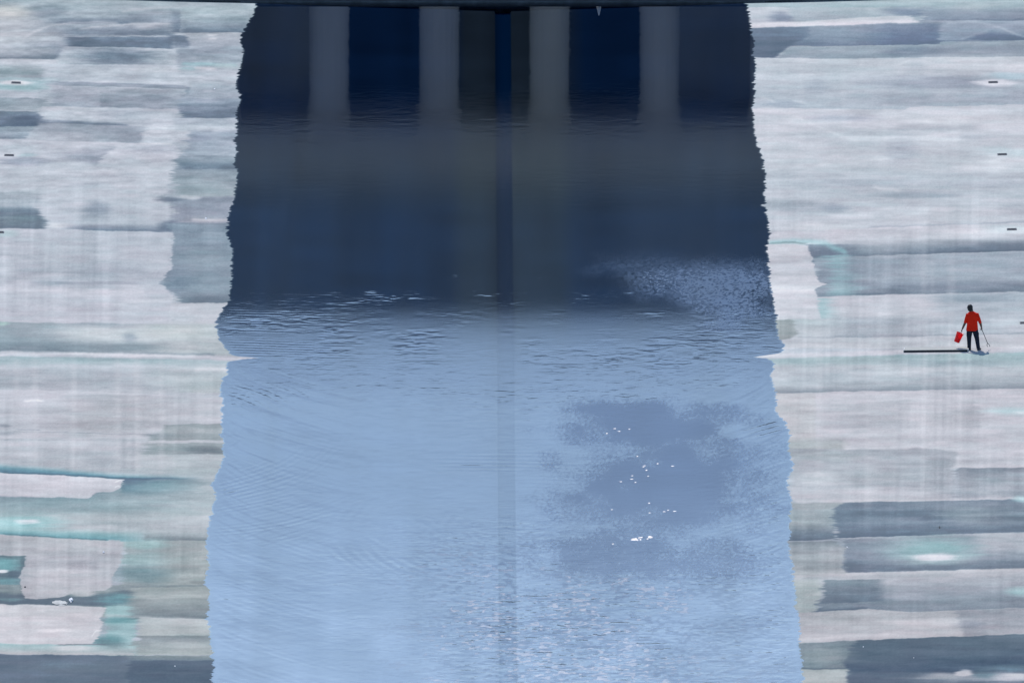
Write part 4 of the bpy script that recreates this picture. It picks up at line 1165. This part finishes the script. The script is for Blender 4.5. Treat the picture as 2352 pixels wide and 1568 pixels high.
# the bucket hanging from the left hand
m_red = mat("red_plastic", (0.85, 0.012, 0.018), .35, .4, trans=.5)
m_wire = mat("pale_wire", (.35, .35, .36), .4, .5, metal=.6)
B0, B1 = Vector((-.615, .02, .315)), Vector((-.475, .02, .675))
bax = (B1 - B0).normalized()
hgt = (B1 - B0).length
q = bax.to_track_quat('Z', 'Y')
bk = tag(empty("bucket", Vector((PX_, PY_, PZ_)) + B0), "bright red plastic bucket swinging tilted from the worker's left hand", "bucket")
bk.rotation_mode = 'QUATERNION'; bk.rotation_quaternion = q
def shell(bm):
    n = 32
    prof = [(0.0, .004), (.105, 0), (.112, .006), (.128, hgt * .55), (.143, hgt - .01), (.143, hgt), (.139, hgt), (.124, hgt * .55), (.108, .012), (0, .012)]
    rows = []
    for r, z in prof:
        rows.append([bm.verts.new((r * math.cos(2 * math.pi * i / n), r * math.sin(2 * math.pi * i / n), z)) for i in range(n)] if r > 0 else [bm.verts.new((0, 0, z))])
    for a, b in zip(rows, rows[1:]):
        for i in range(n):
            j = (i + 1) % n
            if len(a) == 1: bm.faces.new((a[0], b[j], b[i]))
            elif len(b) == 1: bm.faces.new((a[i], a[j], b[0]))
            else: bm.faces.new((a[i], a[j], b[j], b[i]))
part("pail", m_red, shell, True, bk)
def rim(bm):
    n = 32
    for z0, z1, r in ((hgt - .012, hgt + .006, .152), (hgt - .07, hgt - .058, .147)):
        vs = [[bm.verts.new((rr * math.cos(2 * math.pi * i / n), rr * math.sin(2 * math.pi * i / n), z)) for i in range(n)] for rr, z in ((r - .01, z0), (r, z0), (r, z1), (r - .01, z1))]
        for a, b in zip(vs, vs[1:] + vs[:1]):
            for i in range(n): bm.faces.new((a[i], a[(i + 1) % n], b[(i + 1) % n], b[i]))
part("rim", m_red, rim, True, bk)
hand_w = Vector(LH) + (Vector(LH) - Vector(LE)).normalized() * .085 + Vector((.012, 0, 0))
hand_l = q.inverted() @ (hand_w - B0)
part("handle", m_wire, lambda bm: tube(bm, [(-.15, 0, hgt - .03), ((-.15 + hand_l.x) / 2 - .03, hand_l.y / 2, (hgt + hand_l.z) / 2 + .02), hand_l, ((.15 + hand_l.x) / 2 + .03, hand_l.y / 2, (hgt + hand_l.z) / 2 + .02), (.15, 0, hgt - .03)], .003, 8), True, bk)

# the grabber in the right hand
gb = tag(empty("litter_grabber", (PX_, PY_, PZ_)), "long thin dark grabber tool with an open two pronged jaw in the worker's right hand", "grabber")
G0 = Vector(RH) + (Vector(RH) - Vector(RE)).normalized() * .055 + Vector((-.012, 0, 0))
G1 = Vector((.605, -.02, .275))
gd = (G1 - G0).normalized()
part("pole", m_iron, lambda bm: tube(bm, [G0 - gd * .03, G1], .0125, 10), True, gb)
part("grip", m_iron, lambda bm: (tube(bm, [G0 - gd * .09, G0 + gd * .04], .014, 10), tube(bm, [G0 + gd * .03 + Vector((.0, 0, 0)), G0 + gd * .02 + Vector((-.045, 0, -.045)), G0 - gd * .05 + Vector((-.045, 0, -.03))], .006, 8)), True, gb)
part("jaw", m_iron, lambda bm: tube(bm, [G1, G1 + Vector((-.022, 0, -.05)), G1 + Vector((-.018, 0, -.10)), G1 + Vector((0, 0, -.145))], [.011, .011, .010, .011], 8), True, gb)
part("jaw", m_iron, lambda bm: tube(bm, [G1, G1 + Vector((.045, 0, -.035)), G1 + Vector((.075, 0, -.075)), G1 + Vector((.088, 0, -.125))], [.011, .011, .010, .012], 8), True, gb)

# the long slab lying at the worker's feet
xa, ya, za = on_floor(2076, 809.5); xb, yb, zb = on_floor(2222.5, 808)
ln = math.hypot(xb - xa, yb - ya)
sl = tag(empty("slab", ((xa + xb) / 2, (ya + yb) / 2, (za + zb) / 2), (0, -math.asin((zb - za) / ln), math.atan2(yb - ya, xb - xa))), "long flat pale slab with a dark shaded front edge lying on the floor at the worker's feet", "slab")
m_slabtop = mat("slab_top", (0.32, 0.32, 0.295), .8, .2, noise=(2.5, .18, (1, 3, 1)))
m_slabside = mat("slab_side_shaded", (0.012, 0.014, 0.02), .8, .15)  # own dark colour, with the shade on the front painted in
part("top_panel", m_slabtop, lambda bm: box(bm, (0, .33, .083), (ln, .64, .022), .004), parent=sl)
part("body", m_slabside, lambda bm: box(bm, (0, .33, .036), (ln - .012, .63, .072)), parent=sl)
part("end_cap", mat("end_cap_white", (.5, .5, .5)), lambda bm: box(bm, (ln / 2 + .012, .33, .047), (.022, .64, .094), .004), parent=sl)
part("end_cap", bpy.data.materials["end_cap_white"], lambda bm: box(bm, (-ln / 2 - .012, .33, .047), (.022, .64, .094), .004), parent=sl)

# ------------------------------------------------------------------ litter on the floor
m_bag = mat("white_plastic", (.8, .8, .82), .4, .4, trans=.2)
m_card = mat("soggy_paper", (.42, .42, .40), .9, .1, noise=(6, .2))
def crumple(name, u, v, sx, sy, sz, m, label, cat, seed):
    X, Y, Z = on_floor(u, v)
    bm = bmesh.new()
    res = bmesh.ops.create_icosphere(bm, subdivisions=3, radius=1.0)
    r_ = random.Random(seed)
    from mathutils import noise as mn
    off = Vector((seed * 3.1, seed * 1.7, 0))
    for w in bm.verts:
        k = 1 + .55 * mn.noise(w.co * 1.9 + off) + .25 * mn.noise(w.co * 5 + off)
        w.co = Vector((w.co.x * sx * k, w.co.y * sy * k, max(-.1, w.co.z) * sz * k + .1 * sz))
    o = from_bm(name, bm, m, None, False)
    o.location = (X, Y, Z)
    return tag(o, label, cat)
crumple("plastic_bag", 163, 1379, .075, .28, .10, m_bag, "bright white crumpled plastic scrap on the dark stain at the lower left", "litter", 1)
crumple("plastic_bag", 237.5, 1268.5, .035, .12, .05, m_bag, "tiny white scrap on the pale tongue of silt at the lower left", "litter", 2)
crumple("paper_sheet", 137, 1384, .28, .42, .03, m_card, "flat beige patch of soggy paper on the dark stain, beside a white scrap", "litter", 3)
crumple("dead_leaf", 57.5, 1348, .03, .10, .04, m_iron, "tiny dark leaf at the left edge of the pale tongue of silt", "litter", 4)
crumple("dead_leaf", 2158, 1211, .02, .16, .05, m_iron, "tiny dark upright speck on the grey band at the lower right", "litter", 5)
crumple("plastic_bag", 1946, 1256, .022, .08, .02, m_bag, "tiny white fleck beside the ragged grey edge at the lower right", "litter", 6)
crumple("plastic_bag", 402, 1529, .02, .07, .02, m_bag, "tiny white fleck on the darkest stain at the bottom left", "litter", 7)
crumple("plastic_bag", 493, 205, .03, .10, .03, m_bag, "tiny white fleck near the far left waterline", "litter", 8)
crumple("plastic_bag", 473, 502, .04, .10, .03, m_bag, "tiny white fleck in the bright streak beside the left waterline", "litter", 9)
crumple("plastic_bag", 1983, 1485, .018, .07, .02, m_bag, "tiny white fleck on the upper left of the darkest stain at the lower right", "litter", 10)
crumple("plastic_bag", 2099, 1510, .015, .08, .02, m_bag, "tiny white fleck in the middle of the darkest stain at the lower right", "litter", 11)
